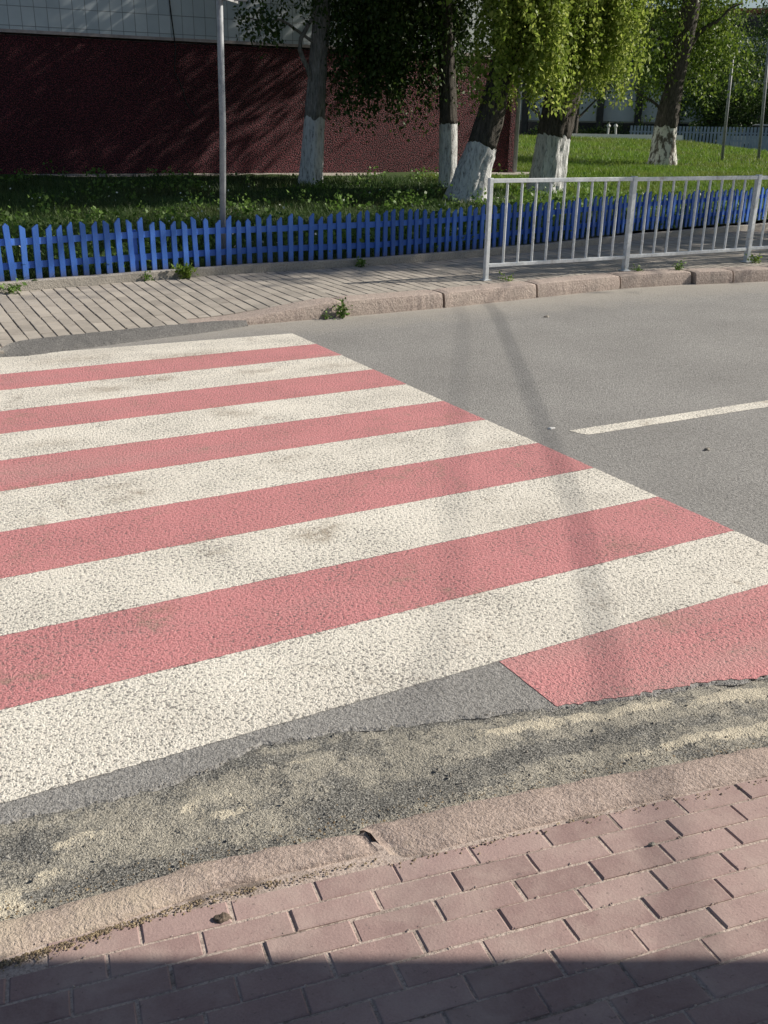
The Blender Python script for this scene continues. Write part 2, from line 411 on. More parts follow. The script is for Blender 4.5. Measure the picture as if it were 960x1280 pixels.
# road with a broken near edge
AEDGE = [(-8, 2.42), (-1, 2.36), (0.137, 2.325), (0.556, 2.285), (0.75, 2.30), (0.901, 2.335), (1.2, 2.27), (1.467, 2.19), (1.819, 2.075), (2.158, 1.99), (2.596, 1.905), (3.4, 1.76), (4.5, 1.55), (9, 1.0)]
def aedge(x):
    return lerp_poly(AEDGE, x) + .022 * nz(x * 4.2, 3.1) + .014 * nz(x * 13, 7.7) + .009 * nz(x * 41, 1.3)
mb = MB()
xs = list(np.arange(-3, 6.0, .012)); 
top = [(x, aedge(x), 0.0) for x in xs]
vs = []
for x, y, z in top:
    vs += [(x, y + .012, 0.0), (x, y, -.006), (x + .004 * nz(x * 60, 2), y + .004, -.035), (x, 2.62, 0.0)]
fs = []
for i in range(len(xs) - 1):
    a, b = 4 * i, 4 * i + 4
    fs += [(a, b, b + 3, a + 3), (a + 1, b + 1, b, a), (a + 2, b + 2, b + 1, a + 1)]
o = len(vs)
mb.add(vs, fs)
mb.add([(-60, 2.62, 0), (xs[0], 2.62, 0), (xs[-1], 2.62, 0), (80, 2.62, 0), (80, 8.95, 0), (-60, 8.95, 0)], [(0, 1, 2, 3, 4, 5)])
mb.add([(-60, 1.9, -.001), (xs[0], 1.9, -.001), (xs[0], 2.62, -.001), (-60, 2.62, -.001)], [(0, 1, 2, 3)])
mb.add([(xs[-1], -6, -.001), (80, -6, -.001), (80, 2.62, -.001), (xs[-1], 2.62, -.001)], [(0, 1, 2, 3)])
struct('road', mb, M['asphalt'])

# gutter of dirt, gravel and pale sand
KOUT = [(-8, 2.0), (-1, 1.96), (0.083, 1.925), (0.532, 1.895), (1.0, 1.805), (1.297, 1.752), (1.779, 1.655), (2.191, 1.56), (4, 1.15), (8, .3)]
KIN = [(-8, 1.80), (-1, 1.765), (0.063, 1.748), (0.3, 1.738), (0.58, 1.690), (0.943, 1.622), (1.406, 1.548), (2.016, 1.425), (4, 1.04), (8, .15)]
SANDS = [(-.02, 1.98, .13, .08, 1.1), (.10, 2.00, .10, .035, .9), (.30, 2.17, .10, .022, .75), (.24, 2.05, .07, .02, .6), (.62, 2.16, .20, .03, .45), (.70, 2.06, .10, .03, .7), (.95, 2.20, .12, .018, .6),
         (1.62, 2.055, .14, .028, .95), (1.86, 1.99, .14, .03, 1.0), (2.05, 1.955, .16, .022, .9), (2.36, 1.87, .14, .035, 1.0), (2.6, 1.80, .2, .04, 1.0), (1.95, 1.73, .16, .018, .95), (2.2, 1.69, .2, .025, 1.0), (2.5, 1.62, .2, .04, 1.0), (1.28, 1.86, .10, .018, .6), (1.40, 1.80, .12, .016, .55)]
DARKS = [(.16, 1.99, .08, .03, .7), (.34, 1.96, .14, .035, .8), (.72, 1.90, .25, .04, .9), (1.15, 1.90, .22, .06, .8), (1.45, 1.93, .16, .05, .9), (.9, 2.26, .25, .025, .7), (1.70, 1.88, .18, .045, 1.0), (2.0, 1.85, .18, .035, .9), (2.25, 1.78, .14, .03, .8), (.15, 2.22, .2, .05, .7), (2.2, 1.93, .08, .02, .8)]
mb = MB(); xs = list(np.arange(-2.5, 5.5, .016)); ns = 26; att = []
for x in xs:
    y1 = aedge(x) + .05; y0 = lerp_poly(KOUT, x) - .06
    for j in range(ns):
        y = y0 + (y1 - y0) * j / (ns - 1)
        k = j / (ns - 1)
        sv = sum(a * math.exp(-((x - cx + .05 * nz(x * 7, y * 7)) / rx) ** 2 - ((y - cy - (cx - x) * .17 + .03 * nz(x * 9, y * 9, 4)) / ry) ** 2) for cx, cy, rx, ry, a in SANDS)
        dv = sum(a * math.exp(-((x - cx + .05 * nz(x * 7, y * 7)) / rx) ** 2 - ((y - cy - (cx - x) * .17) / ry) ** 2) for cx, cy, rx, ry, a in DARKS)
        z = .034 * (1 - k) + -.009 * k + .010 * nz(x * 6, y * 9) + .007 * nz(x * 22, y * 22) + .005 * nz(x * 60, y * 60) + .010 * min(1, sv)
        if k > .93: z = min(z, -.006)
        mb.v.append((x, y, z)); att.append((max(0, min(1, sv - .35 * dv)), min(1, dv + .9 * sst(.85, .93, k + .05 * nz(x * 12, 3)) * (.35 + .65 * sst(-.1, .2, nz(x * 3, 8))) + .7 * (1 - sst(.02, .15, k + .04 * nz(x * 9, 5))))))  # dark channel also paints the crack and shadow line along the asphalt edge
for i in range(len(xs) - 1):
    for j in range(ns - 1):
        a = i * ns + j; mb.f.append((a, a + ns, a + ns + 1, a + 1))
g_o = struct('gutter', mb, M['gutter'], True)
ca = g_o.data.color_attributes.new('sand', 'FLOAT_COLOR', 'POINT')
ca.data.foreach_set('color', np.array([[v, w_, 0, 1] for v, w_ in att], dtype=np.float32).ravel())

# near kerb: two long worn stones and one more
mb = MB()
for x0, x1, w in ((-2.4, .936, .86), (.952, 2.9, 1.0), (2.915, 5.2, 1.0)):
    n = int((x1 - x0) / .02); rows = []
    for i in range(n + 1):
        x = x0 + (x1 - x0) * i / n
        yo = lerp_poly(KOUT, x) + .012 * nz(x * 5, 1) + .006 * nz(x * 19, 5); yi = lerp_poly(KIN, x) + .004 * nz(x * 15, 9)
        if w < 1: yo = yi + (yo - yi) * w; yi += .04 * sst(.25, .6, x)
        e = min(1, min(i, n - i) / 1.5)
        
        prof = [(0, -.05), (.0, .035), (.05, .060), (.16, .080), (.35, .092), (.6, .098), (.85, .099), (.97, .096), (1.0, .07)]
        rows.append([(x, yo + (yi - yo) * a, (b if b < .03 else b - .012 * (1 - e)) + (.006 * nz(x * 9, a * 4) + .005 * nz(x * 33, a * 9, 3) if b > .03 else 0)) for a, b in prof])
    m_ = len(rows[0]); o = len(mb.v)
    for r in rows: mb.v.extend(r)
    for i in range(n):
        for j in range(m_ - 1):
            a = o + i * m_ + j; mb.f.append((a, a + 1, a + m_ + 1, a + m_))
    mb.f.append(tuple(o + j for j in range(m_))); mb.f.append(tuple(o + n * m_ + j for j in reversed(range(m_))))
for x0, x1 in ((.90, .98), (2.87, 2.94)):
    k0, k1 = lerp_poly(KIN, x0), lerp_poly(KOUT, x0)
    mb.prism([(x0, k0 + .01), (x1, k0 + .005), (x1, k1 - .045), (x0, k1 - .055)], -.03, .068)
struct('near_kerb', mb, M['kerb_near'], True)

# ------------------------------------------------------------------ brick paving
def paver(mb, c, ux, uy, lx, ly, h, zf, cham, tilt):
    """one chamfered paving block: c centre, ux/uy unit axes"""
    vs = []
    for inset, dz in ((0, -h), (0, -cham * .8), (cham, 0)):
        for sx, sy in ((-1, -1), (1, -1), (1, 1), (-1, 1)):
            a = sx * (lx / 2 - inset); b = sy * (ly / 2 - inset)
            x = c[0] + ux[0] * a + uy[0] * b; y = c[1] + ux[1] * a + uy[1] * b
            vs.append((x, y, zf(x, y) + dz + tilt[0] + tilt[1] * a + tilt[2] * b))
    fs = [(8, 9, 10, 11)]
    for k in (0, 4):
        for i in range(4):
            j = (i + 1) % 4; fs.append((k + i, k + j, k + 4 + j, k + 4 + i))
    mb.add(vs, fs)

D1 = Vector((.985, -.171)).normalized(); N1 = Vector((.171, .985)).normalized(); P0 = Vector((.943, 1.622))
def near_z(x, y):
    s = -(Vector((x, y)) - P0).dot(N1)
    return .097 + .0875 * min(max(s, -.2), 1.4)
mb = MB()
PITCH, LEN = .0775, .198
for r in range(40):
    s = (r + .5) * PITCH + .004
    off = .194 - .0755 * r
    k0 = -16
    for k in range(-14, 24):
        a = off + (k + .5) * LEN + random.uniform(-.002, .002)
        a = (a + 60 * LEN) % (38 * LEN) - 14 * LEN
        c = P0 + D1 * a - N1 * (s + .003 * nz(a * 2, r * .7))
        if c.x < -2.2 or c.x > 5: continue
        if c.y > lerp_poly(KIN, c.x) - .030: continue
        paver(mb, c, D1, N1, LEN - .0052 - random.uniform(0, .0026), PITCH - .0050 - random.uniform(0, .0020), .05, near_z, .0032,
              (random.gauss(0, .0008), random.gauss(0, .002), random.gauss(0, .008)))
struct('near_pavement', mb, M['brick_near'])
mb = MB(); xs = list(np.linspace(-2.4, 5.2, 140)); ss = np.linspace(0, 1, 60); 
vs = []
for s in ss:
    for x in xs:
        y1 = lerp_poly(KIN, x) + .15; y0 = y1 - 3.25
        y = y1 + (y0 - y1) * s
        vs.append((x, y, (near_z(x, y) if y < lerp_poly(KIN, x) + .045 else (.084 if y < lerp_poly(KIN, x) + .11 else .05)) - .0034 + .0016 * nz(x * 12, y * 12)))
fs = []
for j in range(len(ss) - 1):
    for i in range(len(xs) - 1):
        a = j * len(xs) + i; fs.append((a, a + len(xs), a + len(xs) + 1, a + 1))
mb.add(vs, fs); struct('pavement_bedding', mb, M['joint'])

# far pavement
def far_drop(x): return .105 * (1 - sst(2.9, 4.4, x))
def far_z(x, y):
    f = lerp_poly(KFOOT, x)
    return .150 - far_drop(x) * min(1, max(0, 1 - (y - f) / 2.1))
mb = MB()
xk = .035
col_w, row_l = .122, .25
for i in range(-45, 115):
    cx = xk + i * col_w
    off = random.uniform(-.01, .01) + (.125 if i % 2 else 0)
    for j in range(-4, 20):
        cy = 8.55 + off + j * row_l
        f = lerp_poly(KFOOT, cx) + (.27 if cx > 2.72 else .012)
        y0 = max(cy - row_l / 2, f); y1 = min(cy + row_l / 2, lerp_poly(FENCE, cx) - .006)
        if y1 - y0 < .035: continue
        paver(mb, (cx + random.uniform(-.003, .003), (y0 + y1) / 2), (1, 0), (0, 1), col_w - .0085 - random.uniform(0, .004), y1 - y0 - .010, .05, far_z, .004,
              (random.gauss(0, .0012), random.gauss(0, .015), random.gauss(0, .004)))
struct('far_pavement', mb, M['brick_far'])
mb = MB(); xs = list(np.linspace(-6, 16, 120)); vs = []; ss = np.linspace(0, 1, 14)
for s in ss:
    for x in xs:
        y0 = lerp_poly(KFOOT, x) + .06; y1 = lerp_poly(FENCE, x) + .02; y = y0 + (y1 - y0) * s
        vs.append((x, y, far_z(x, y) - .009))
fs = [(j * 120 + i, j * 120 + i + 1, (j + 1) * 120 + i + 1, (j + 1) * 120 + i) for j in range(13) for i in range(119)]
mb.add(vs, fs); struct('far_pavement_bedding', mb, M['joint_dark'])
mb = MB(); vs = []
for s in (0, .5, 1):
    for x in np.linspace(16, 60, 60):
        y0 = lerp_poly(KFOOT, x) + .06; y1 = lerp_poly(FENCE, x) + .02
        vs.append((x, y0 + (y1 - y0) * s, .149))
fs = [(j * 60 + i, j * 60 + i + 1, (j + 1) * 60 + i + 1, (j + 1) * 60 + i) for j in range(2) for i in range(59)]
mb.add(vs, fs); struct('far_path', mb, M['brick_far'])

# far kerb stones
mb = MB()
def kerb_h(x): return .155 - .106 * (1 - sst(2.95, 4.35, x))
for x0, x1, out in ((2.72, 4.30, 0), (4.32, 5.47, .0), (5.50, 6.77, .004), (6.80, 8.09, .0), (8.12, 9.18, -.012), (9.22, 9.74, .03), (9.77, 11.0, .02), (11.03, 12.4, .01), (12.43, 13.8, 0), (13.83, 15.2, 0)):
    n = max(6, int((x1 - x0) / .05)); rows = []
    for i in range(n + 1):
        x = x0 + (x1 - x0) * i / n; f = lerp_poly(KFOOT, x) - out
        h = kerb_h(x); e = min(1, min(i, n - i) / 1.0)
        prof = [(.0, -.08), (.008, h * .35), (.018, h * .75), (.026, h * .93), (.044, h), (.12, h + .004), (.20, h + .005), (.262, h + .002), (.27, -.05)]
        w = .005 * nz(x * 4, 3) + .004 * nz(x * 17, 1)
        rows.append([(x, f + a + w * (1 if a < .2 else .2), b - .012 * (1 - e) * (b > .02) + .003 * nz(x * 8, a * 9, 2) * (b > .02)) for a, b in prof])
    m_ = len(rows[0]); o = len(mb.v)
    for r in rows: mb.v.extend(r)
    for i in range(n):
        for j in range(m_ - 1):
            a = o + i * m_ + j; mb.f.append((a, a + m_, a + m_ + 1, a + 1))
    mb.f.append(tuple(o + j for j in reversed(range(m_)))); mb.f.append(tuple(o + n * m_ + j for j in range(m_)))
struct('far_kerb', mb, M['kerb_far'])
mb = MB(); mb.prism([(15.25, 8.5), (60, 8.5), (60, 8.8), (15.25, 8.8)], -.05, .155); mb.prism([(-6, 7.80), (.3, 7.87), (.3, 7.97), (-6, 7.90)], -.05, .03)
struct('far_kerb_run', mb, M['kerb_far'])

# grey asphalt patch in front of the lowered kerb
UP = [(.98, 8.13), (1.03, 8.17), (1.15, 8.37), (1.28, 8.45), (1.62, 8.51), (2.16, 8.56), (2.8, 8.60), (2.98, 8.60), (3.08, 8.58), (3.3, 8.57)]
LO = [(.98, 8.10), (1.04, 8.12), (1.09, 8.11), (1.22, 8.07), (1.39, 8.10), (1.72, 8.17), (2.13, 8.27), (2.63, 8.36), (2.95, 8.42), (3.3, 8.54)]
mb = MB(); xs = list(np.arange(.98, 3.29, .02)); ns = 14
for x in xs:
    yu = lerp_poly(UP, x) + .008 * nz(x * 5, 2) + .008 * nz(x * 16, 2); yl = lerp_poly(LO, x) + .012 * nz(x * 5, 8) + .014 * nz(x * 15, 8) + .008 * nz(x * 40, 8)
    for j in range(ns):
        k = j / (ns - 1); y = yl + (yu - yl) * k
        mb.v.append((x, y, -.004 + .012 * min(1, k * 6) + .05 * k * min(1, (3.9 - x) / .8) + .004 * nz(x * 10, y * 10) * (k > .05)))
for i in range(len(xs) - 1):
    for j in range(ns - 1):
        a = i * ns + j; mb.f.append((a, a + ns, a + ns + 1, a + 1))
struct('asphalt_ramp', mb, M['patch'], True)

# concrete strip the fence stands behind
mb = MB(); xs = list(np.arange(-6, 18, .2))
rows = []
for x in xs:
    f = lerp_poly(FENCE, x) + .008 * nz(x * 2, 4); h = .238 + .006 * nz(x * 1.3, 9)
    rows.append([(x, f, .10), (x, f + .004, h - .008), (x, f + .014, h), (x, f + .095, h), (x, f + .10, .1)])
for r in rows: mb.v.extend(r)
for i in range(len(xs) - 1):
    for j in range(4):
        a = i * 5 + j; mb.f.append((a, a + 5, a + 6, a + 1))
struct('concrete_edging', mb, M['conc'])

# ------------------------------------------------------------------ road markings
def strip(x0, x1, ylo, yhi, z=.0018, step=.012, jit=.004, xr=None, seed=0.0):
    """painted band between ylo(x) and yhi(x) with uneven edges"""
    mb = MB(); n = max(2, int((x1 - x0) / step)); ny = 26
    for i in range(n + 1):
        x = x0 + (x1 - x0) * i / n
        a = ylo(x) if callable(ylo) else ylo; b = yhi(x) if callable(yhi) else yhi
        a += jit * nz(x * 9, seed) + jit * .8 * nz(x * 43, seed + 3) + jit * 1.3 * nz(x * 97, seed + 2); b += jit * nz(x * 9, seed + 7) + jit * .8 * nz(x * 43, seed + 5) + jit * 1.3 * nz(x * 97, seed + 4)
        for j in range(ny):
            y = a + (b - a) * j / (ny - 1)
            xx = x + ((jit * nz(y * 14, seed + 1) + jit * nz(y * 60, seed + 8)) * (1 if i in (0, n) else 0))
            mb.v.append((xx, y, z))
    for i in range(n):
        for j in range(ny - 1):
            a = i * ny + j; mb.f.append((a, a + ny, a + ny + 1, a + 1))
    return mb
STAINS = [(1.51, 6.78, .17, .10, .9), (1.93, 6.91, .12, .08, .9), (2.69, 6.83, .15, .07, .7), (2.09, 5.79, .14, .09, .7), (1.15, 4.62, .10, .06, .8), (1.10, 4.78, .14, .05, .6), (1.78, 3.79, .12, .05, .7), (1.70, 3.72, .08, .05, .7),
          (.38, 2.43, .05, .025, .6), (.91, 3.37, .07, .04, .5), (3.3, 6.73, .2, .08, .5), (.92, 5.67, .2, .08, .4), (3.34, 5.15, .16, .05, .4), (2.01, 4.81, .15, .05, .35), (3.3, 4.5, .2, .06, .35), (2.4, 7.6, .3, .12, .5), (1.5, 7.8, .3, .12, .5), (2.9, 3.0, .12, .06, .35), (2.6, 2.35, .09, .05, .5)]
def stain(o):
    vals = []
    for v in o.data.vertices:
        x, y = v.co.x + 3.5, v.co.y + 5.0
        xx = x + .09 * nz(x * 6, y * 6, 1) + .05 * nz(x * 17, y * 17, 2); yy = y + .07 * nz(x * 6, y * 6, 5) + .04 * nz(x * 17, y * 17, 7)
        k = sum(a * math.exp(-((xx - cx) / rx) ** 2 - ((yy - cy) / ry) ** 2) for cx, cy, rx, ry, a in STAINS if abs(x - cx) < 1.0 and abs(y - cy) < .6)
        k += .18 * max(0, nz(x * 1.3, y * 2.2, 9)) ; vals.append(min(1, k))
    ca = o.data.color_attributes.new('stain', 'FLOAT_COLOR', 'POINT')
    ca.data.foreach_set('color', np.array([[k, k, k, 1] for k in vals], dtype=np.float32).ravel())
S = 7 / 6.0
YS = [v * S for v in (6.462, 6.048, 5.575, 5.135, 4.693, 4.257, 3.786, 3.346, 2.915, 2.482, 2.070)]
zc = thing('zebra_crossing', (3.5, 5.0, 0), 'crosswalk of alternating white and red painted stripes across the grey road', 'crosswalk')
XL, XR = -1.6, 3.512
tops = [YS[0] + .50] + YS
names = ['white_stripe', 'red_stripe']
for i in range(11):
    hi, lo = tops[i], tops[i + 1]
    if i == 0: hi = lambda x: 8.17 - .05 * (x - 1.0)
    o_s = obj(names[i % 2], strip(XL, XR + random.uniform(-.004, .004), lo, hi, seed=i * 11.3), M['white_paint' if i % 2 == 0 else 'red_paint'], zc); stain(o_s)
last = obj('red_stripe', strip(1.822, XR + .02, lambda x: aedge(x) + .016 + .016 * nz(x * 8, 40) + .016 * nz(x * 25, 44) + .008 * nz(x * 70, 4), YS[10], seed=99), M['red_paint'], zc)
stain(last); last['label'] = 'short red stripe with ragged near edge that starts halfway along the crossing'
mb = strip(3.84, 7.4, 4.41, 4.535, seed=55, jit=.006)
mb.v = [(x + .05 * (4.535 - y) / .125 * max(0, 1 - (x - 3.84) / .5), y - .02 * (x - 3.84), z) for x, y, z in mb.v]
o = obj('lane_line', mb, M['white_paint'], origin=(3.9, 4.45, .004)); tag(o, 'single white centre line dash on the grey road beyond the crosswalk', 'road marking')

# ------------------------------------------------------------------ blue picket fence
fx0, fx1 = -4.0, 14.75
pf = thing('picket_fence', (5, 10.9, .22), 'low bright blue wooden picket fence along the far pavement', 'fence')
pts = []; x = fx0
while x < fx1:
    y = lerp_poly(FENCE, x) + .135
    pts.append((x, y)); x2 = x + .01
    sl = (lerp_poly(FENCE, x + .1) - lerp_poly(FENCE, x)) / .1
    x += .128 / math.hypot(1, sl) * random.uniform(.95, 1.05)
def picket(p, ang, w, h, slope, lean):
    z0 = terrain(p[0], p[1]) - .01
    prof = [(-w / 2, 0), (w / 2, 0), (w / 2, h - slope[1]), (slope[2], h), (-w / 2, h - slope[0])]
    c, s = math.cos(ang), math.sin(ang); vs = []
    for dy in (-.011, .011):
        for a, b in prof:
            a2 = a + lean * b
            vs.append((p[0] + c * a2 - s * dy, p[1] + s * a2 + c * dy, z0 + b))
    m = MB(); m.add(vs, [(0, 1, 2, 3, 4), (9, 8, 7, 6, 5)] + [(i, i + 5, (i + 1) % 5 + 5, (i + 1) % 5) for i in range(5)])
    return m
extra = MB(); cnt = 0
for p in pts:
    sl = (lerp_poly(FENCE, p[0] + .05) - lerp_poly(FENCE, p[0] - .05)) / .1
    u = random.random(); w = random.uniform(.052, .062)
    slope = (random.uniform(.035, .055), .004, w * .32) if u < .62 else ((.03, .03, 0) if u < .85 else (.006, random.uniform(.03, .045), -w * .3))
    m = picket(p, math.atan(sl), w, random.uniform(.535, .590), slope, random.gauss(0, .017))
    if p[0] > 13.95 or p[0] < 1.15 : extra.add(m.v, m.f)
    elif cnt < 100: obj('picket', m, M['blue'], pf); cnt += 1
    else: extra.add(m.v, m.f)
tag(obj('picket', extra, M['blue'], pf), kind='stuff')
for zc_, hh in ((.165, .066), (.40, .066)):
    m = MB(); rows = []
    for x in np.arange(fx0 - .05, fx1, .25):
        y = lerp_poly(FENCE, x) + .135 + .0125; z = .215 + zc_ + .012 * nz(x * .9, zc_ * 9)
        z += .045 * max(0, y - 10.9)
        rows.append([(x, y, z - hh / 2), (x, y, z + hh / 2), (x, y + .024, z + hh / 2), (x, y + .024, z - hh / 2)])
    for r in rows: m.v.extend(r)
    for i in range(len(rows) - 1):
        for j in range(4):
            a = i * 4; m.f.append((a + j, a + 4 + j, a + 4 + (j + 1) % 4, a + (j + 1) % 4))
    m.f.append((0, 1, 2, 3)); m.f.append(tuple((len(rows) - 1) * 4 + k for k in (3, 2, 1, 0)))
    obj('rail', m, M['blue'], pf)
for x in np.arange(-2.8, 14.6, 1.9):
    y = lerp_poly(FENCE, x) + .135 + .06
    m = MB(); m.box((x, y, .215 + .2), (.05, .045, .5), bev=.004); obj('fence_post', m, M['blue'], pf)

# ------------------------------------------------------------------ steel railing
rl = thing('pedestrian_railing', (6.39, 9.19, .155), 'silver painted metal pedestrian railing on the far kerb beside the road', 'railing')
RX = [6.395, 8.44, 10.56, 12.62, 14.7]; RY = [9.20, 9.19, 9.21, 9.21, 9.2]
for i, (x, y) in enumerate(zip(RX, RY)):
    m = MB(); w = .048 if i == 0 else .062
    m.box((x, y, .155 + .54), (w, w, 1.10), bev=.006); m.box((x, y, .158), (w + .05, w + .05, .008)); obj('post', m, M['steel'], rl)
for i in range(4):
    x0, x1, y0, y1 = RX[i] + .027, RX[i + 1] - .033, RY[i], RY[i + 1]
    L = math.hypot(x1 - x0, y1 - y0); a = math.atan2(y1 - y0, x1 - x0)
    zt = 1.215 - .004 * i; zb = .315 + .006 * i
    m = MB(); m.box(((x0 + x1) / 2, (y0 + y1) / 2, zt), (L, .045, .045), rz=a, bev=.005); obj('top_rail', m, M['steel'], rl)
    m = MB(); m.box(((x0 + x1) / 2, (y0 + y1) / 2, zb), (L, .04, .04), rz=a, bev=.005); obj('bottom_rail', m, M['steel'], rl)
    for k in range(1, 10):
        f = k / 10; x = x0 + (x1 - x0) * f; y = y0 + (y1 - y0) * f
        m = MB(); m.tube([(x, y, zb + .02), (x + .002, y, zt - .0225)], .0155, 10, cap=False); obj('baluster', m, M['steel'], rl, smooth=True)
# ------------------------------------------------------------------ sign on its pole
sp = thing('sign_pole', (4.0, 11.12, .2), 'slim light grey metal sign pole standing behind the blue picket fence', 'sign pole')
m = MB(); m.tube([(3.985, 11.12, .18), (4.06, 11.12, 1.7), (4.10, 11.12, 3.75)], .036, 14); obj('pole', m, M['pole'], sp, smooth=True)
m = MB(); m.box((4.12, 11.02, 3.325), (.70, .012, .70), rz=R(48), bev=.004); obj('sign_plate', m, M['sign_back'], sp)
m = MB(); m.box((4.235, 11.20, 3.34), (.36, .012, .70), rz=R(-14), bev=.004); obj('sign_plate', m, M['dark_pole'], sp)
m = MB(); m.box((4.10, 11.12, 3.15), (.10, .10, .03), bev=.004); m.box((4.10, 11.12, 3.5), (.10, .10, .03), bev=.004); obj('clamp', m, M['steel'], sp)

# ------------------------------------------------------------------ building with maroon plinth
bd = thing('building', (15.5, 21.5, .7), 'long building with maroon pebble-dashed base and pale tiled wall above behind the trees', 'building')
WALL0, WALL1 = Vector((-14, 22.85)), Vector((15.62, 21.43))
wd = (WALL1 - WALL0); wl = wd.length; wa = math.atan2(wd.y, wd.x); wn = Vector((wd.y, -wd.x)).normalized()
mid = (WALL0 + WALL1) / 2
def wall_box(name, m, z0, z1, out, depth=.3, x0=0.0, x1=None, parent=bd):
    x1 = wl if x1 is None else x1
    c = WALL0 + wd.normalized() * (x0 + x1) / 2 + wn * (out - depth / 2)
    mm = MB(); mm.box((0, 0, 0), (x1 - x0, depth, z1 - z0))
    o = obj(name, mm, m); o.location = Vector((c.x, c.y, (z0 + z1) / 2)) - parent.location
    o.rotation_euler = (0, 0, wa); o.parent = parent
    return o
wall_box('plinth_wall', M['maroon'], .2, 3.30, .0, .4)
wall_box('tiled_wall', M['tile'], 3.40, 12.5, .035, .4)
wall_box('ledge', M['ledge'], 3.34, 3.397, .045, .4)
mm = MB(); 
bk = WALL1 - wn * 14
m_ = MB(); m_.prism([tuple(WALL0 - wn * .5), tuple(WALL1 - wn * .5 + wd.normalized() * -.01), tuple(bk), tuple(WALL0 - wn * 14)], .2, 12.4); obj('rear_block', m_, M['tile'], bd)
wall_box('roof_edge', M['rust'], 12.503, 12.7, .3, .8)
m = MB(); c = WALL1 + wn * .09 + wd.normalized() * -.06
m.tube([(c.x, c.y, .72), (c.x, c.y, 12.4)], .055, 12); obj('drainpipe', m, M['pole'], bd, smooth=True)
# cable dangling down the wall
m = MB(); q = []
def wp(s, z, out): p = WALL0 + wd.normalized() * s + wn * out; return (p.x, p.y, z)
b0 = 20.95
q = [wp(b0 - .05, 5.2, .06), wp(b0, 4.0, .07), wp(b0 + .04, 3.42, .10), wp(b0 + .06, 3.2, .09), wp(b0 + .02, 2.75, .05), wp(b0 + .16, 2.45, .05), wp(b0 + .24, 2.15, .04), wp(b0 + .42, 1.88, .04)]
m.tube(q, .013, 6); o = obj('hanging_cable', m, M['black'], origin=q[0]); tag(o, 'thin loose cable dangling down the tiled and maroon wall', 'cable')
# concrete path along the foot of the wall
mb = MB(); a0 = WALL0 + wn * .002; a1 = WALL1 + wn * .002 + wd.normalized() * .5; b1 = a1 + wn * .45; b0_ = a0 + wn * .45
mb.prism([tuple(b0_), tuple(b1), tuple(a1), tuple(a0)], .4, [terrain(b0_.x, b0_.y) - .01, terrain(b1.x, b1.y) + .02, terrain(a1.x, a1.y) + .03, terrain(a0.x, a0.y) + .0])
struct('wall_footpath', mb, M['conc'])

# ------------------------------------------------------------------ trees
def leaves_np(P, size, hang=0.5, aspect=.6, seed=1):
    """diamond leaves at points P"""
    r = np.random.default_rng(seed); n = len(P)
    d = r.normal(size=(n, 3)); d[:, 2] -= hang * 2.2; d /= np.linalg.norm(d, axis=1)[:, None]
    s = r.normal(size=(n, 3)); s -= (s * d).sum(1)[:, None] * d; s /= np.linalg.norm(s, axis=1)[:, None]
    L = size * r.uniform(.5, 1.45, n)[:, None]; w = L * aspect / 2
    nn = np.cross(d, s) * L * .12
    v = np.stack([P, P + d * L * .45 + s * w + nn, P + d * L, P + d * L * .45 - s * w + nn], 1).reshape(-1, 3)
    f = np.arange(4 * n).reshape(n, 4)
    return v, f
def strand_points(roots, lens, per_m, spread=.05, out=None, seed=2, lat=.35):
    r = np.random.default_rng(seed); P = []
    for i in range(len(roots)):
        L = lens[i]; n = max(3, int(L * per_m)); s = r.uniform(0, 1, n) ** .85 * L
        a = r.uniform(0, 2 * math.pi); o = np.array([math.cos(a), math.sin(a), 0]) if out is None else out[i]
        q = roots[i][None, :] + o[None, :] * (lat * (1 - np.exp(-s / .5)))[:, None]
        q[:, 2] -= s * .93
        q += r.normal(size=q.shape) * spread * (1 + .6 * (s / L))[:, None]
        P.append(q)
    return np.concatenate(P)
def bark_disp(amp, seed):
    def d(i, th, p, r):
        c, s = math.cos(th), math.sin(th)
        n1 = noise.noise(Vector((c * 3.2 + seed, s * 3.2, p.z * .9))); n2 = noise.noise(Vector((c * 9 + seed, s * 9, p.z * 2.2)))
        n3 = noise.noise(Vector((c * 1.2, s * 1.2 + seed, p.z * .6)))
        return r * (amp * (n1 * .5 - abs(n2) * .9) + .16 * n3)
    return d
def spline(path, n):
    """resample (x,y,z,r) polyline smoothly"""
    P = np.array(path, float); k = len(P); tt = np.linspace(0, k - 1, n); out = []
    for t in tt:
        i = min(int(t), k - 2); u = t - i
        p0 = P[max(i - 1, 0)]; p1 = P[i]; p2 = P[i + 1]; p3 = P[min(i + 2, k - 1)]
        out.append(.5 * ((2 * p1) + (-p0 + p2) * u + (2 * p0 - 5 * p1 + 4 * p2 - p3) * u * u + (-p0 + 3 * p1 - 3 * p2 + p3) * u ** 3))
    return np.array(out)
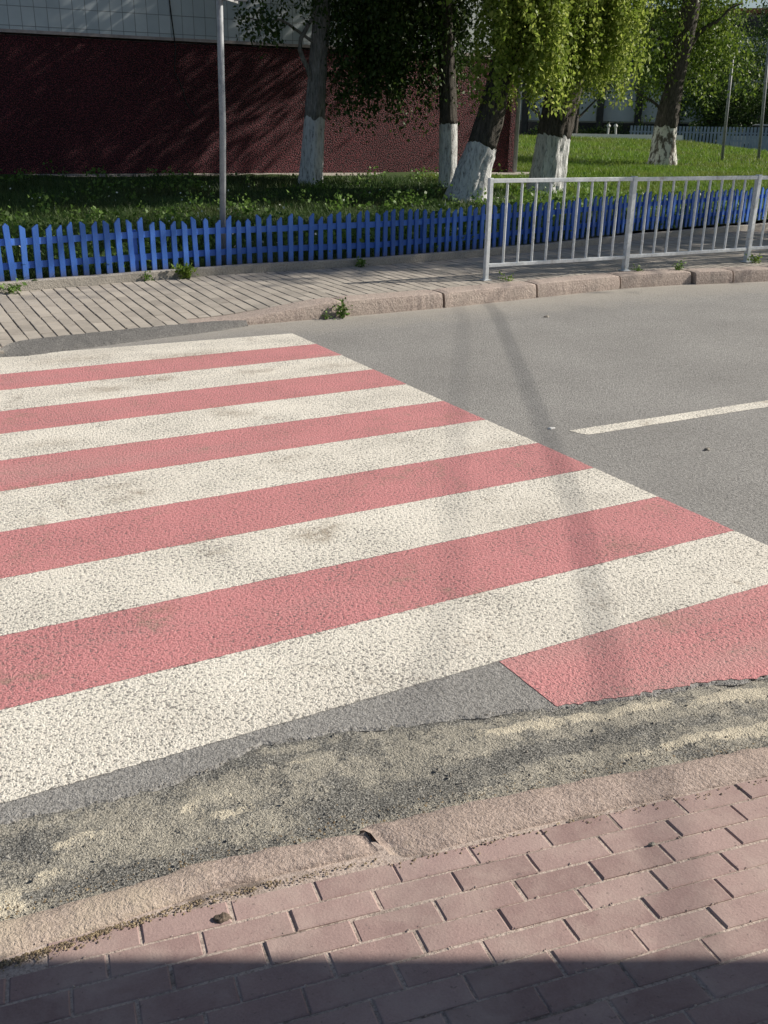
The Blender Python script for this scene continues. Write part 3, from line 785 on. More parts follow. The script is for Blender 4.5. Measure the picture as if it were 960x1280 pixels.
def make_tree(name, label, path, wash, limbs, crowns, leafmat, leaf, group=None, bark='bark', seg=40, nr=70, amp=.22, seed=1, cat='tree', washmat='whitewash', top=None):
    base = path[0][:3]
    tr = thing(name, base, label, cat, group)
    Q = spline(path, nr); zs = Q[:, 2]
    cut = 0
    if wash:
        cut = int(np.argmin(abs(zs - wash)))
    d = bark_disp(amp, seed * 3.7)
    m = MB(); m.tube([tuple(q[:3]) for q in Q[cut:]], [q[3] for q in Q[cut:]], seg, disp=lambda i, th, p, r: d(i, th, p, r))
    for lp in limbs:
        L = spline(lp, 14); m.tube([tuple(q[:3]) for q in L], [max(.008, q[3]) for q in L], 10, disp=lambda i, th, p, r: d(i, th, p, r) * .6)
    def ragged(vs):
        return [(x, y, z + .07 * nz(7 * x + seed, 7 * y) + .05 * nz(23 * x, 23 * y, seed)) for x, y, z in vs]
    if wash: m.v[:seg] = ragged(m.v[:seg])
    obj('trunk', m, M[bark], tr, smooth=True)
    if wash:
        m = MB(); m.tube([tuple(q[:3]) for q in Q[:cut + 1]], [q[3] * 1.0 for q in Q[:cut + 1]], seg, disp=lambda i, th, p, r: d(i, th, p, r), cap=False)
        m.v[-seg:] = ragged(m.v[-seg:])
        obj('whitewashed_base', m, M[washmat], tr, smooth=True)
    Ps = [c for c in crowns if c is not None]
    if Ps:
        v, f = leaves_np(np.concatenate(Ps), leaf, seed=seed + 5)
        if top is not None:
            v2, f2_ = leaves_np(top, leaf * 1.7, seed=seed + 6); f = np.concatenate([f, f2_ + len(v)]); v = np.concatenate([v, v2])
        obj('crown', (v, f), M[leafmat], tr)
    return tr
def ell_clumps(c, rad, n_cl, per, cl_r, seed, zmin=None):
    """leaf clumps through the volume of an ellipsoid"""
    r = np.random.default_rng(seed)
    d = r.normal(size=(n_cl, 3)); d /= np.linalg.norm(d, axis=1)[:, None]
    q = d * (r.uniform(.12, 1, n_cl) ** .45)[:, None] * np.array(rad) + np.array(c)
    P = np.repeat(q, per, 0) + r.normal(size=(n_cl * per, 3)) * cl_r * np.array([1, 1, .8])
    if zmin is not None: P = P[P[:, 2] > zmin]
    return P
def hang(box, n, lens, per_m, seed, spread=.05, lat=.3):
    """strands hanging from roots spread in a box (x0,x1,y0,y1,z0,z1)"""
    r = np.random.default_rng(seed)
    roots = np.stack([r.uniform(box[0], box[1], n), r.uniform(box[2], box[3], n), r.uniform(box[4], box[5], n)], 1)
    return strand_points(roots, r.uniform(lens[0], lens[1], n), per_m, spread, seed=seed + 1, lat=lat)
def limb(p0, p1, r0, r1, sag=.3, seed=0):
    p0, p1 = np.array(p0, float), np.array(p1, float); r = np.random.default_rng(seed)
    out = []
    for i in range(5):
        u = i / 4; p = p0 + (p1 - p0) * u + r.normal(size=3) * .08 * np.linalg.norm(p1 - p0) * .5 * (u * (1 - u) * 4) + np.array([0, 0, sag * u * (1 - u) * 4])
        out.append((*p, r0 + (r1 - r0) * u))
    return out

G = 'whitewashed trees on the lawn'
T5X, T5Y = 13.48, 17.38
# slender tree before the maroon wall
z = terrain(9.05, 19.6)
make_tree('lawn_tree', 'slender whitewashed tree standing alone in front of the maroon wall', [(9.03, 19.6, z - .15, .33), (9.06, 19.6, z + .15, .265), (9.12, 19.58, z + 1.2, .215), (9.22, 19.55, 2.9, .185), (9.3, 19.5, 4.2, .165), (9.2, 19.5, 6, .13), (9.3, 19.5, 8.5, .05)], z + 1.28,
          [limb((9.15, 19.58, 2.05), (8.85, 19.45, 4.6), .06, .03, 0, 3), limb((9.25, 19.5, 4), (7.6, 19.2, 5.2), .06, .02, .3, 1), limb((9.25, 19.5, 4.4), (10.8, 19.2, 6), .06, .02, .3, 2), limb((9.25, 19.5, 3.2), (7.5, 19.3, 3.65), .035, .012, .15, 5)],
          [hang((9.6, 11.2, 18.8, 19.8, 4.2, 5.4), 90, (1.2, 2.7), 60, 22, .07),
           hang((8.0, 9.6, 19.0, 19.9, 4.2, 5.0), 26, (.4, 1.2), 55, 23, .07), hang((7.4, 8.3, 19.1, 19.5, 3.6, 3.9), 14, (.2, .6), 70, 24, .05)],
          'dark_leaf', .085, G, 'bark_grey', seed=2, amp=.16, top=ell_clumps((9.1, 19.5, 7.4), (2.9, 2.5, 2.9), 26, 330, .40, 21))
# straight whitewashed trunk just behind the leaning one
z = terrain(11.81, 18.6)
make_tree('lawn_tree', 'straight whitewashed trunk just behind the leaning one on the lawn', [(11.80, 18.6, z - .15, .24), (11.81, 18.6, z + .1, .205), (11.77, 18.58, z + 1.25, .185), (11.68, 18.6, 2.9, .17), (11.6, 18.65, 4.2, .16), (11.6, 18.65, 6.5, .12), (11.7, 18.6, 9, .05)], z + 1.24,
          [limb((11.6, 18.6, 4), (10.2, 18.4, 5.4), .06, .02, .3, 5), limb((11.6, 18.6, 4.4), (12.8, 18.9, 6), .05, .02, .3, 6)],
          [hang((9.7, 12.3, 18.5, 19.8, 4.0, 5.4), 160, (.9, 2.9), 66, 32, .09)],
          'dark_leaf', .085, G, 'bark', seed=3, amp=.12, top=ell_clumps((11.5, 18.8, 7.4), (2.9, 2.6, 3.2), 26, 340, .40, 31))
# leaning whitewashed tree
z = terrain(10.69, 16.1)
make_tree('lawn_tree', 'thick leaning whitewashed tree nearest the railing with bright hanging foliage', [(10.62, 16.12, z - .2, .52), (10.66, 16.1, z + .06, .42), (10.74, 16.05, z + .5, .335), (10.88, 15.98, z + 1.05, .275), (11.1, 15.85, 2.6, .225), (11.25, 15.75, 3.6, .20), (11.3, 15.75, 5.5, .17), (11.1, 15.8, 8.5, .06)], z + 1.02,
          [limb((11.2, 15.8, 3.4), (10.2, 15.5, 5.6), .07, .02, .3, 7), limb((11.25, 15.8, 4), (12.2, 15.4, 6.2), .07, .02, .3, 8)],
          [hang((10.7, 11.9, 15.0, 16.0, 4.0, 5.4), 120, (1.0, 2.3), 85, 42, .05),
           hang((11.3, 11.8, 15.0, 15.5, 3.7, 4.3), 16, (1.3, 1.9), 80, 43, .05)],
          'willow_leaf', .085, G, 'bark', seed=4, amp=.24, top=ell_clumps((10.6, 16.0, 7.5), (2.9, 2.6, 3.1), 270, 160, .3, 41))
# biggest tree
z = terrain(T5X, T5Y)
make_tree('lawn_tree', 'broadest whitewashed trunk on the lawn under bright drooping spring foliage', [(T5X - .02, T5Y + .02, z - .2, .62), (T5X, T5Y, z + .06, .47), (T5X + .03, T5Y - .02, z + .45, .40), (T5X + .10, T5Y - .05, z + 1.1, .355), (T5X + .22, T5Y - .14, 2.6, .33), (T5X + .34, T5Y - .22, 3.6, .31), (T5X + .55, T5Y - .3, 5.5, .26), (T5X + .4, T5Y, 9, .1)], z + 1.08,
          [limb((T5X + .2, T5Y - .1, 2.0), (T5X + .62, T5Y - .3, 4.8), .2, .12, .0, 9), limb((T5X + .5, T5Y - .1, 4), (T5X - 1.4, T5Y - .6, 6.2), .1, .03, .3, 10), limb((T5X + .5, T5Y - .1, 4.4), (T5X + 1.9, T5Y - .4, 6.8), .1, .03, .3, 11)],
          [hang((T5X - .75, T5X + .95, T5Y - 1.5, T5Y - .5, 4.1, 5.5), 165, (.8, 2.3), 85, 52, .05),
           hang((T5X + .3, T5X + .95, T5Y - 1.4, T5Y - .8, 3.9, 4.4), 26, (1.2, 1.8), 80, 53, .045), hang((T5X - .6, T5X + .1, T5Y - 1.2, T5Y - .6, 3.9, 4.4), 16, (1.2, 1.9), 70, 54, .05)],
          'willow_leaf', .08, G, 'bark', seed=5, amp=.24, nr=80, seg=56, top=ell_clumps((15.0, 18.6, 9.7), (3.6, 3.2, 4.0), 60, 420, .45, 51))
# tree on the hump
z = terrain(22.4, 23.3)
make_tree('lawn_tree', 'smaller whitewashed tree with patchy base on the sunny grass to the right', [(22.35, 23.3, z - .2, .5), (22.4, 23.25, z + .1, .44), (22.4, 23.28, z + .6, .35), (22.43, 23.28, z + 1.3, .31), (22.5, 23.15, 3.6, .29), (22.6, 23.0, 5.4, .26), (22.8, 22.9, 9, .07)], z + 1.1,
          [limb((22.5, 23.2, 3.2), (21.2, 23.6, 4.6), .07, .02, .3, 12), limb((22.7, 23.1, 3.8), (24.2, 22.6, 5.2), .08, .02, .3, 13), limb((22.8, 23, 5), (21.5, 22.6, 6.6), .08, .02, .2, 14), limb((22.45, 23.2, 2.0), (21.0, 24.1, 3.2), .05, .02, .2, 15)],
          [ell_clumps((22.8, 23.0, 8.0), (3.2, 3.2, 3.2), 170, 90, .4, 61), hang((20.6, 24.8, 22.9, 24.6, 4.4, 6.6), 150, (1.0, 2.6), 50, 62, .1),
           hang((23.0, 24.6, 21.8, 23.0, 3.8, 4.8), 26, (.5, 1.4), 45, 63, .1)],
          'bright_leaf', .10, G, 'bark', seed=6, amp=.22, washmat='whitewash_patchy')

# background trees in the yard beyond the crest
bgt = [('background_tree', 'thin dark tree in the yard left of the pale facade columns', 30.5, 39.8, 7.5, 2.4, 'dark_leaf', 3.2, 71),
       ('background_tree', 'dark drooping tree in the yard beyond the patchy whitewashed trunk', 34.5, 42.5, 8.5, 2.8, 'dark_leaf', 3.0, 72),
       ('background_tree', 'tall dark tree filling the gap left of the far columns', 36.5, 50.5, 12, 3.6, 'dark_leaf', 5.0, 76),
       ('background_tree', 'rounded green tree behind the two thin poles', 45.5, 44.0, 6.5, 3.2, 'mid_leaf', 2.0, 73),
       ('background_tree', 'dark tree at the right edge beyond the pale blue fence', 50.5, 42.5, 8, 3.4, 'dark_leaf', 1.6, 74)]
for nm, lb, x, y, h, rr, mat, lowz, sd in bgt:
    r_ = random.Random(sd)
    make_tree(nm, lb, [(x, y, .3, .25), (x + .1, y, 1.2, .18), (x + .2, y + .1, h * .5, .14), (x, y, h, .05)], None,
              [limb((x + .1, y, 1.6 + k * .5), (x + r_.uniform(-2, 2), y + r_.uniform(-1.5, 1.5), 3.2 + k * .9), .07, .02, .2, sd + k) for k in range(5)],
              [ell_clumps((x, y, (h + lowz) / 2 + .8), (rr, rr, (h - lowz) / 2 + .6), 150, 70, .42, sd), hang((x - rr * .7, x + rr * .7, y - rr * .7, y + rr * .7, lowz + 1.6, lowz + 3), 60, (.8, 2.0), 35, sd + 3, .12)],
              mat, .15, 'trees in the yard beyond the lawn', 'bark', seg=14, nr=20, seed=sd)

# tree at the roadside to the right, its shade falls on fence and pavement
make_tree('roadside_tree', 'roadside tree with open crown by the far pavement right of the railing', [(19.9, 9.4, .1, .26), (19.9, 9.4, 1, .2), (19.8, 9.2, 4, .17), (19.5, 8.7, 9.5, .06)], None,
          [limb((19.8, 9.2, 4.2), (17.4, 8.4, 8.0), .08, .02, .3, 81), limb((19.8, 9.2, 5), (21.6, 8.4, 9.0), .07, .02, .3, 82)],
          [], 'mid_leaf', .10, None, 'bark', seg=16, nr=24, seed=8)
v, f = leaves_np(ell_clumps((19.6, 8.65, 8.8), (4.6, 2.65, 3.9), 165, 200, .34, 83), .13, seed=84)
o = obj('crown', (v, f), M['mid_leaf'], [q for q in scene.objects if q.name.startswith('roadside_tree')][0])

# ------------------------------------------------------------------ far yard
for (px, py, top, lb) in ((26.48, 24.73, (26.38, 24.77, 4.15), 'thin dark metal pole on the sunny grass, left of two'), (28.15, 24.67, (27.98, 24.8, 4.6), 'thin dark metal pole on the sunny grass, right of two')):
    m = MB(); zb = terrain(px, py) - .05
    m.tube([(px, py, zb), top], .048, 10); o = obj('metal_pole', m, M['dark_pole'], origin=(px, py, zb), smooth=True); tag(o, lb, 'pole', 'thin poles on the grass')

FD = Vector((.772, -.636, 0))          # direction along the far facade
FN = Vector((-.636, -.772, 0))         # facade normal towards the camera
FO = Vector((47.6, 57.95, 0))
fb = thing('far_building', FO, 'far pale panelled building with dark columns and window bands beyond the yard', 'building')
def fbox(name, m, s0, s1, z0, z1, out, depth, parent=fb):
    mm = MB(); c = FO + FD * (s0 + s1) / 2 + FN * (out - depth / 2)
    mm.box((c.x, c.y, (z0 + z1) / 2), (s1 - s0, depth, z1 - z0), rz=math.atan2(FD.y, FD.x)); return obj(name, mm, m, parent)
fbox('wall', M['beige'], -14, 15.5, .4, 9.0, 0, 12)
fbox('roof_edge', M['rust'], -14.3, 15.8, 9.003, 9.3, .4, 12.8)
for k in range(8):
    fbox('white_panel', M['render'], -8.8 + k * 2.6, -8.8 + k * 2.6 + 2.1, 2.3, 4.5, .06, .12)
for k in range(9):
    fbox('column', M['column'], -9.25 + k * 2.6, -9.25 + k * 2.6 + .42, .4, 5.2, .5, .42)
fbox('window_band', M['glass'], -13, 15, 5.4, 6.6, .04, .1)
fbox('window_band', M['glass'], -13, 15, .5, 2.2, .03, .1)
fb2 = thing('balcony_block', FO + FD * 14, 'pale block with stacked light balcony panels behind the two thin poles', 'building')
def f2(name, m, s0, s1, z0, z1, out, depth): return fbox(name, m, s0, s1, z0, z1, out, depth, fb2)
f2('wall', M['column'], 9.4, 17.5, .4, 8.6, 2.4, 2.2)
for z0, z1 in ((4.05, 5.0), (5.35, 6.1), (6.35, 7.4)):
    f2('balcony_panel', M['render'], 9.6, 12.6, z0, z1, 2.9, .3)
# pale fence
def pale_fence(p0, p1, z0, h, lb, name='slat_fence'):
    p0, p1 = Vector(p0), Vector(p1); L = (p1 - p0).length; d = (p1 - p0).normalized(); a = math.atan2(d.y, d.x)
    t_ = thing(name, (p0.x, p0.y, z0), lb, 'fence', 'pale blue fences beyond the lawn'); m = MB()
    n = int(L / .17)
    for k in range(n):
        c = p0 + d * (k + .5) * L / n; m.box((c.x, c.y, z0 + h / 2), (.11, .025, h), rz=a)
    obj('slat_panel', m, M['paleblue'], t_)
    c = (p0 + p1) / 2; m = MB(); nrm = Vector((-d.y, d.x)) * .03
    for zz in (.25, .8): m.box((c.x + nrm.x, c.y + nrm.y, z0 + h * zz), (L, .03, .07), rz=a)
    obj('rail', m, M['paleblue'], t_)
pale_fence((37.0, 41.0), (45.0, 33.4), .55, 1.42, 'pale blue slatted fence at the far edge of the lawn')
pale_fence((36.4, 34.4), (39.5, 31.0), .5, 1.08, 'lower and darker run of blue fence in front of the pale one')
# parked car behind the fence
car = thing('parked_car', (45.2, 39.0, .55), 'grey car parked behind the pale blue fence at the right edge', 'car')
cd = Vector((.772, -.636)); ca_ = math.atan2(cd.y, cd.x)
def carprof(prof, w, name, m, inset=0.0):
    mm = MB(); n = len(prof); vs = []
    for sgn in (-1, 1):
        for a, b in prof:
            q = Vector((45.2, 39.0)) + cd * a + Vector((-cd.y, cd.x)) * sgn * w / 2
            vs.append((q.x, q.y, .62 + b))
    mm.add(vs, [tuple(range(n)), tuple(reversed(range(n, 2 * n)))] + [(i, i + n, (i + 1) % n + n, (i + 1) % n) for i in range(n)])
    return obj(name, mm, m, car)
carprof([(-2.1, .2), (2.1, .2), (2.15, .55), (2.0, .82), (1.2, .92), (-1.3, .95), (-2.05, .9), (-2.15, .5)], 1.7, 'body', M['car'])
carprof([(1.15, .92), (.45, 1.42), (-.9, 1.47), (-1.75, .95)], 1.5, 'windows', M['glass'])
carprof([(.42, 1.425), (.30, 1.49), (-.8, 1.53), (-.95, 1.47)], 1.46, 'roof', M['car'])
for a in (-1.3, 1.3):
    for sg in (-1, 1):
        q = Vector((45.2, 39.0)) + cd * a + Vector((-cd.y, cd.x)) * sg * .78; nrm = Vector((-cd.y, cd.x)) * .1
        mm = MB(); mm.tube([(q.x - nrm.x, q.y - nrm.y, .87), (q.x + nrm.x, q.y + nrm.y, .87)], .32, 18); obj('wheel', mm, M['black'], car)
# hedge, white kerb and little posts in front of the far facade
P = np.concatenate([ell_clumps((x, y, 1.3), (.9, .7, .75), 22, 60, .16, 100 + i) for i, (x, y) in enumerate([(36.2 + k * 1.05, 47.2 - k * .87) for k in range(9)])])
v, f = leaves_np(P, .13, seed=101); o = obj('hedge', (v, f), M['dark_leaf'], origin=(40, 44, .55)); tag(o, 'dark clipped hedge row in front of the far pale facade', 'hedge')
P = np.concatenate([ell_clumps((x, y, 2.2), (1.3, 1.0, 1.7), 40, 70, .22, 140 + i) for i, (x, y) in enumerate([(45.6 + k * 1.5, 42.6 - k * 1.2) for k in range(5)])])
v, f = leaves_np(P, .14, seed=102); o = obj('tall_hedge', (v, f), M['dark_leaf'], origin=(46, 42, .55)); tag(o, 'tall dark shrub mass behind the pale blue fence', 'shrub')
m = MB(); m.prism([(30.0, 38.75), (36.0, 36.2), (36.08, 36.38), (30.08, 38.93)], .8, 1.56); o = obj('low_parapet', m, M['whiteblock'], origin=(33, 37.5, .8)); tag(o, 'long low white kerb wall along the crest of the lawn', 'low wall')
m = MB(); m.add([(30.3, 38.1, 1.4), (30.75, 37.8, 1.4), (30.85, 38.1, 1.4), (30.4, 38.4, 1.4), (30.42, 38.1, 2.0), (30.6, 37.98, 2.0), (30.66, 38.1, 2.0), (30.48, 38.22, 2.0)],
                [(0, 1, 5, 4), (1, 2, 6, 5), (2, 3, 7, 6), (3, 0, 4, 7), (4, 5, 6, 7)])
o = obj('marker_block', m, M['whiteblock'], origin=(30.5, 38.1, 1.4)); tag(o, 'small tapered white block beside the broadest tree trunk', 'block')
for px, py, lean, lb in ((36.35, 41.9, .0, 'short upright white post in front of the dark hedge'), (36.75, 41.6, .18, 'short tilted white post in front of the dark hedge')):
    m = MB(); m.tube([(px - lean, py, 1.9), (px, py, .5)], .06, 8); m.tube([(px - lean - .05, py, 1.98), (px - lean + .05, py, 1.9)], .09, 8)
    o = obj('small_post', m, M['whiteblock'], origin=(px, py, .5)); tag(o, lb, 'post', 'small white posts')

# ------------------------------------------------------------------ grass, weeds
def blades(n, xr, yr, hmin, hmax, w, seed, keep=None):
    r = np.random.default_rng(seed)
    x = r.uniform(xr[0], xr[1], n); y = r.uniform(yr[0], yr[1], n)
    k = np.array([keep(a, b) for a, b in zip(x, y)]) if keep else np.ones(n, bool)
    x, y = x[k], y[k]; n = len(x)
    z = np.array([terrain(a, b) for a, b in zip(x, y)]) - .01
    h = r.uniform(hmin, hmax, n) * np.array([.65 + .7 * (nz(a * .9, b * .9, 5) + .4) for a, b in zip(x, y)]).clip(.35, 1.5)
    a = r.uniform(0, 2 * math.pi, n); dx, dy = np.cos(a) * w, np.sin(a) * w
    lx, ly = r.normal(size=n) * h * .45, r.normal(size=n) * h * .45
    v = np.stack([np.stack([x - dx, y - dy, z], 1), np.stack([x + dx, y + dy, z], 1), np.stack([x + lx, y + ly, z + h], 1)], 1).reshape(-1, 3)
    return v, np.arange(3 * n).reshape(n, 3)
def on_lawn(x, y):
    if y < lerp_poly(FENCE, x) + .16: return False
    wy = WALL0.y + (x - WALL0.x) * wd.y / wd.x
    if x < WALL1.x + .5 and y > wy - .8: return False
    return beyond(x, y) < .6 and x < y * 1.35 + 3
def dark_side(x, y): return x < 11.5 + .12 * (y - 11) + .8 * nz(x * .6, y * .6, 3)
for nm, m_, side, sets in (('shade_toned_grass', M['grass_dark'], True, ((108000, (-2.5, 18), (10.2, 16), .05, .13, .006, 201), (75000, (1.5, 25), (15.5, 23), .06, .15, .010, 202))),
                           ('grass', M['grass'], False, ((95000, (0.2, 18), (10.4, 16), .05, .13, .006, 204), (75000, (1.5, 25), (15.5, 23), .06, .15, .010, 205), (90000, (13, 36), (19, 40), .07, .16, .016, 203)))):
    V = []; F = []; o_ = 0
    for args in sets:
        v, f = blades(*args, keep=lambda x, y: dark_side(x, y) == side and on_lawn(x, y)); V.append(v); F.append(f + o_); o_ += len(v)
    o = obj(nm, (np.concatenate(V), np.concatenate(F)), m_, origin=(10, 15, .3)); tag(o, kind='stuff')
# broad leaved ground cover
r = np.random.default_rng(301); P = []
for i in range(1080):
    x = r.uniform(-2, 15); y = lerp_poly(FENCE, x) + .22 + abs(r.normal()) * 2.2 if i < 750 else r.uniform(12, 21)
    if not on_lawn(x, y) or nz(x * .8, y * .8, 9) < -.12: continue
    n = int(r.uniform(12, 34)); h = r.uniform(.08, .34)
    q = np.stack([x + r.normal(size=n) * .09, y + r.normal(size=n) * .09, terrain(x, y) + r.uniform(.03, 1, n) * h], 1); P.append(q)
v, f = leaves_np(np.concatenate(P), .062, hang=-.15, aspect=.75, seed=302)
o = obj('ground_cover', (v, f), M['weed'], origin=(6, 13, .3)); tag(o, kind='stuff')
P = []
for i in range(420):
    x = r.uniform(1, 14); y = lerp_poly(FENCE, x) + .4 + abs(r.normal()) * 3.5
    if not on_lawn(x, y) or nz(x * .5, y * .5, 2) < -.02: continue
    P.append((x, y, terrain(x, y) + r.uniform(.10, .24)))
v, f = leaves_np(np.array(P), .032, hang=0, aspect=.95, seed=303)
o = obj('wild_flowers', (v, f), M['flower'], origin=(6, 13, .3)); tag(o, kind='stuff')

# fallen litter along the near kerb joint and grit on the road edge
def bits(n, fn, size, seed, mat, name, flat=.5):
    r = random.Random(seed); m = MB()
    for i in range(n):
        c = fn(r); s = size * r.uniform(.35, 1.3); vs = []
        ax, ay, az = s * r.uniform(.6, 1.2), s * r.uniform(.6, 1.2), s * flat * r.uniform(.5, 1.1); a0 = r.uniform(0, 6.28)
        for k in range(5):
            th = a0 + k * 1.2566; q = r.uniform(.75, 1.15); vs.append((c[0] + ax * math.cos(th) * q, c[1] + ay * math.sin(th) * q, c[2] - az * .3))
        vs.append((c[0] + r.uniform(-.2, .2) * ax, c[1] + r.uniform(-.2, .2) * ay, c[2] + az))
        m.add(vs, [(k, (k + 1) % 5, 5) for k in range(5)])
    o = obj(name, m, mat); return tag(o, kind='stuff')
def litter(r):
    x = -.25 + abs(r.gauss(0, .5)) if r.random() < .85 else r.uniform(.0, 2.2)
    y = lerp_poly(KIN, x) + .03 * sst(.25, .6, x) * (x < .93) - .008 - abs(r.gauss(0, .014)) ; return (x, y, near_z(x, y) + .002)
bits(1900, litter, .0032, 1, M['dry'], 'leaf_litter', .5)
def grit(r):
    x = r.uniform(-.2, 3.2); k = r.random() ** 1.2; y0, y1 = lerp_poly(KOUT, x), aedge(x)
    y = y0 + (y1 - y0) * k; return (x, y, .034 * (1 - k) - .009 * k + .008)
bits(4200, grit, .0024, 2, M['stone'], 'gutter_grit', .8)
def crumbs(r):
    x = r.uniform(-.2, 3.2); y = aedge(x) + r.gauss(-.01, .02); return (x, y, .0 if y > aedge(x) else -.012)
bits(1300, crumbs, .0032, 3, M['stone'], 'asphalt_crumbs', .8)
def drift(r):
    x = r.uniform(-.1, 2.8); k = abs(r.gauss(0, .10)); y0, y1 = lerp_poly(KOUT, x), aedge(x)
    y = y0 + (y1 - y0) * k; return (x, y, .034 * (1 - k) - .009 * k + .010)
bits(700, drift, .0036, 5, M['dry'], 'gutter_litter', .35)
bits(160, grit, .0056, 6, M['stone'], 'gutter_stones', .8)
def joints(r):
    q = P0 + D1 * r.uniform(-1.2, 1.8) - N1 * (PITCH * r.randint(0, 9) + .002 + r.gauss(0, .002)); return (q.x, q.y, near_z(q.x, q.y) + .0008)
bits(420, joints, .0030, 4, M['joint'], 'joint_crumbs', .6)

# single stones and clods
def clod(c, s, lb, name='pebble', sd=1, mat='stone'):
    b = bmesh.new(); bmesh.ops.create_icosphere(b, subdivisions=4, radius=1)
    for v in b.verts:
        k = 1 + .35 * noise.noise(v.co * 1.3 + Vector((sd, 0, 0))) + .18 * noise.noise(v.co * 3.7 + Vector((sd, 5, 0))) + .16 * noise.noise(v.co * 9 + Vector((sd, 5, 0)))
        v.co = Vector((v.co.x * s[0] * k, v.co.y * s[1] * k, max(-.3, v.co.z) * s[2] * k))
    m = MB(); b.verts.index_update(); m.add([v.co + Vector(c) for v in b.verts], [[v.index for v in f.verts] for f in b.faces]); b.free()
    o = obj(name, m, M[mat], origin=c, smooth=True); tag(o, lb, 'clod' if name == 'dirt_clod' else 'pebble')
clod((.515, 1.633, near_z(.515, 1.633) + .001), (.019, .013, .009), 'small grey brown clod of dirt on the pink pavers', 'dirt_clod', 3, 'clod')
clod((1.53, 1.357, near_z(1.53, 1.357) + .002), (.010, .006, .005), 'tiny dark stone chip lying on the pink pavers at right', 'pebble', 7)
clod((4.33, 3.86, .003), (.020, .014, .012), 'small dark pebble on the road below the white centre line', 'pebble', 5)
clod((3.77, 4.62, .003), (.025, .014, .006), 'pale flat pebble near the tip of the white centre line', 'pebble', 9, 'whiteblock')
clod((6.15, 7.75, .003), (.03, .02, .012), 'small dark pebble on the road below the railing', 'pebble', 11)

# weeds growing from the kerbs
def weed(c, h, sp, n, lb, sd, leaf=.03, mat='weed', stems=5):
    r = np.random.default_rng(sd); t_ = thing('weed', c, lb, 'weed', 'weeds growing along the far kerbs'); m = MB(); P = []
    for k in range(stems):
        a = r.uniform(0, 6.28); e = np.array(c) + np.array([math.cos(a) * sp * r.uniform(.2, 1), math.sin(a) * sp * r.uniform(.2, 1), h * r.uniform(.5, 1)])
        mid_ = (np.array(c) + e) / 2 + np.array([0, 0, h * .12]); m.tube([tuple(c), tuple(mid_), tuple(e)], [.0035, .003, .0015], 5)
        for q in range(n // stems):
            u = r.uniform(.15, 1); p = np.array(c) * (1 - u) + e * u; P.append(p + r.normal(size=3) * .022)
    obj('stem', m, M['weed'], t_); v, f = leaves_np(np.array(P), leaf, hang=-.2, aspect=.6, seed=sd); obj('leaves', (v, f), M[mat], t_)
weed((4.27, 8.55, .0), .17, .07, 110, 'leafy green weed sprouting at the lowered kerb stone by the crosswalk corner', 401, .036)
weed((4.10, 8.54, .0), .05, .06, 40, 'flat weed beside the taller one at the foot of the far kerb', 402, .03)
weed((3.38, 10.68, .15), .16, .16, 190, 'wide grassy tuft at the concrete strip below the sign pole fence', 403, .05, 'grass', 12)
weed((2.95, 10.66, .15), .10, .08, 60, 'small weed left of the wide grassy tuft', 404, .035)
weed((1.50, 10.40, .15), .09, .12, 70, 'low weed at the left end of the blue fence', 405, .04)
weed((5.62, 10.72, .15), .10, .10, 70, 'weed in the middle of the concrete strip below the blue fence', 406, .04)
weed((8.55, 9.05, .15), .06, .10, 50, 'low weed at the foot of the second railing post', 407, .03)
weed((6.65, 9.08, .15), .04, .16, 60, 'flat weed along the kerb behind the first railing post', 408, .03, 'grass')
weed((9.12, 8.95, .15), .11, .08, 60, 'weed in the kerb joint left of the third railing post', 409, .035)
weed((10.6, 9.1, .15), .12, .12, 70, 'weed at the foot of the third railing post', 410, .035, 'grass')

# ------------------------------------------------------------------ things out of frame whose shade reaches in
def shadow_origin(p, h):            # point at height h whose shade falls on p
    k = (h - p[2]) / math.tan(EL); return Vector((p[0] + SUNX * k, p[1] + SUNY * k, h))
EL = R(34.0); SUNX, SUNY = .964, -.266
sh = thing('added_shade_shelter', (4.2, -.6, .15), 'flat roofed shelter added out of view beside the near pavement to shade the front pavers', 'shelter')  # unseen shelter, added to cast the straight shadow across the front pavers
e0 = shadow_origin((.064, 1.722, .10), 2.55); e1 = shadow_origin((1.507, .912, .17), 2.55)
ed = (e1 - e0); ed.z = 0; ed.normalize(); bn = Vector((ed.y, -ed.x, 0))
if bn.y > 0: bn = -bn
A = e0 - ed * 1.1; B = e0 + ed * 4.2
m = MB(); m.prism([(A.x, A.y), (B.x, B.y), (B.x + bn.x * 2.4, B.y + bn.y * 2.4), (A.x + bn.x * 2.4, A.y + bn.y * 2.4)][::-1], 2.47, 2.55); obj('roof', m, M['dark_pole'], sh)
for u, w in ((5.1, 2.2), (3.2, 2.2), (1.3, 2.2)):
    q = A + ed * u + bn * w; m = MB(); m.tube([(q.x, q.y, .05), (q.x, q.y, 2.468)], .035, 10); obj('post', m, M['steel'], sh)
q0 = A + ed * 1.4 + bn * 2.25; q1 = A + ed * 5.1 + bn * 2.25
m = MB(); m.prism([(q0.x, q0.y), (q1.x, q1.y), (q1.x + bn.x * .05, q1.y + bn.y * .05), (q0.x + bn.x * .05, q0.y + bn.y * .05)][::-1], .2, 2.4); obj('back_panel', m, M['dark_pole'], sh)

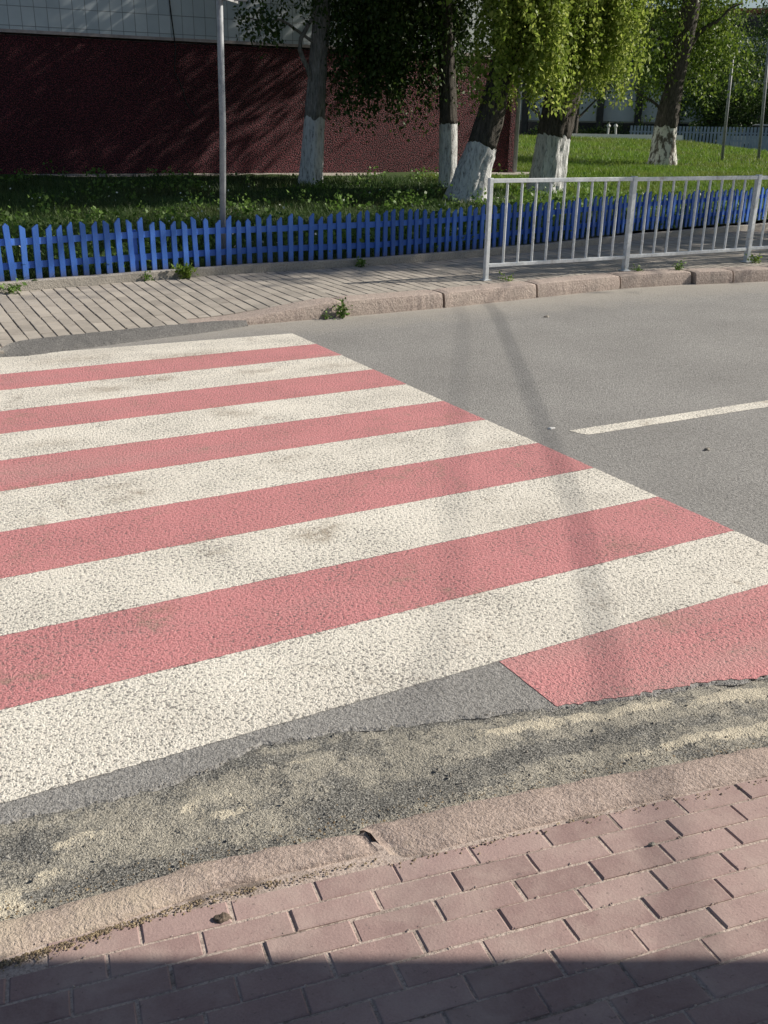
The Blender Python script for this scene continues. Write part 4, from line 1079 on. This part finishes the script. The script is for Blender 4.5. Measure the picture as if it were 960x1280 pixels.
for pts_, rad, lb in (([(5.847, 8.193), (4.582, 6.056), (3.528, 4.301), (2.993, 3.426), (2.48, 2.696), (2.083, 2.14)], .010, 'thick overhead cable crossing the road above the railing'),
                      ([(5.301, 7.956), (3.614, 5.458), (2.708, 4.087), (1.971, 2.957)], .005, 'thinner overhead cable crossing the road beside the thick one')):
    h = 5.6
    q = [shadow_origin((x, y, 0), h + .0) for x, y in pts_]
    d0 = (q[0] - q[1]).normalized(); d1 = (q[-1] - q[-2]).normalized()
    q = [q[0] + d0 * 7.0 + Vector((0, 0, .5))] + q + [q[-1] + d1 * 6.0 + Vector((0, 0, .5))]
    m = MB(); m.tube(q, rad, 8); o = obj('overhead_cable', m, M['black'], origin=q[0]); tag(o, lb, 'cable')
    endp = q[0]

# ------------------------------------------------------------------ light, sky, camera
w = bpy.data.worlds.new('World'); scene.world = w; w.use_nodes = True
nt = w.node_tree; bg = nt.nodes['Background']
sky = nt.nodes.new('ShaderNodeTexSky'); sky.sky_type = 'NISHITA'; sky.sun_disc = False
sky.sun_elevation = EL; sky.sun_rotation = math.atan2(SUNX, SUNY)
sky.dust_density = 1.0; sky.ozone_density = 1.0; sky.air_density = 1.0
nt.links.new(sky.outputs[0], bg.inputs[0]); bg.inputs[1].default_value = .054
sl_ = bpy.data.lights.new('sun', 'SUN'); sl_.energy = 4.6; sl_.angle = R(.53); sl_.color = (1.0, .925, .82)
so = bpy.data.objects.new('sun', sl_); COL.objects.link(so); so.location = (20, -6, 20)
dirv = Vector((-SUNX * math.cos(EL), -SUNY * math.cos(EL), -math.sin(EL)))
so.rotation_euler = dirv.to_track_quat('-Z', 'Y').to_euler()

cam = bpy.data.cameras.new('camera'); co_ = bpy.data.objects.new('camera', cam); COL.objects.link(co_)
FWv = Vector((0.45294178, 0.81162827, -0.3689218)); RRv = Vector((0.87598958, -0.48210077, 0.01486946)); UUv = Vector((0.16578901, 0.32990665, 0.92934149))
mw = Matrix(((RRv.x, UUv.x, -FWv.x, 0), (RRv.y, UUv.y, -FWv.y, 0), (RRv.z, UUv.z, -FWv.z, 1.75), (0, 0, 0, 1)))
co_.matrix_world = mw
cam.sensor_fit = 'VERTICAL'; cam.sensor_height = 32; cam.lens = 1215 / 1280 * 32
cam.clip_end = 2000; cam.clip_start = .05
scene.camera = co_
scene.view_settings.view_transform = 'Standard'; scene.view_settings.look = 'None'
scene.view_settings.gamma = 1; scene.view_settings.use_curve_mapping = False
scene.view_settings.exposure = .40
scene.cycles.max_bounces = 6; scene.cycles.diffuse_bounces = 3; scene.cycles.glossy_bounces = 2
scene.cycles.transparent_max_bounces = 4; scene.cycles.transmission_bounces = 3
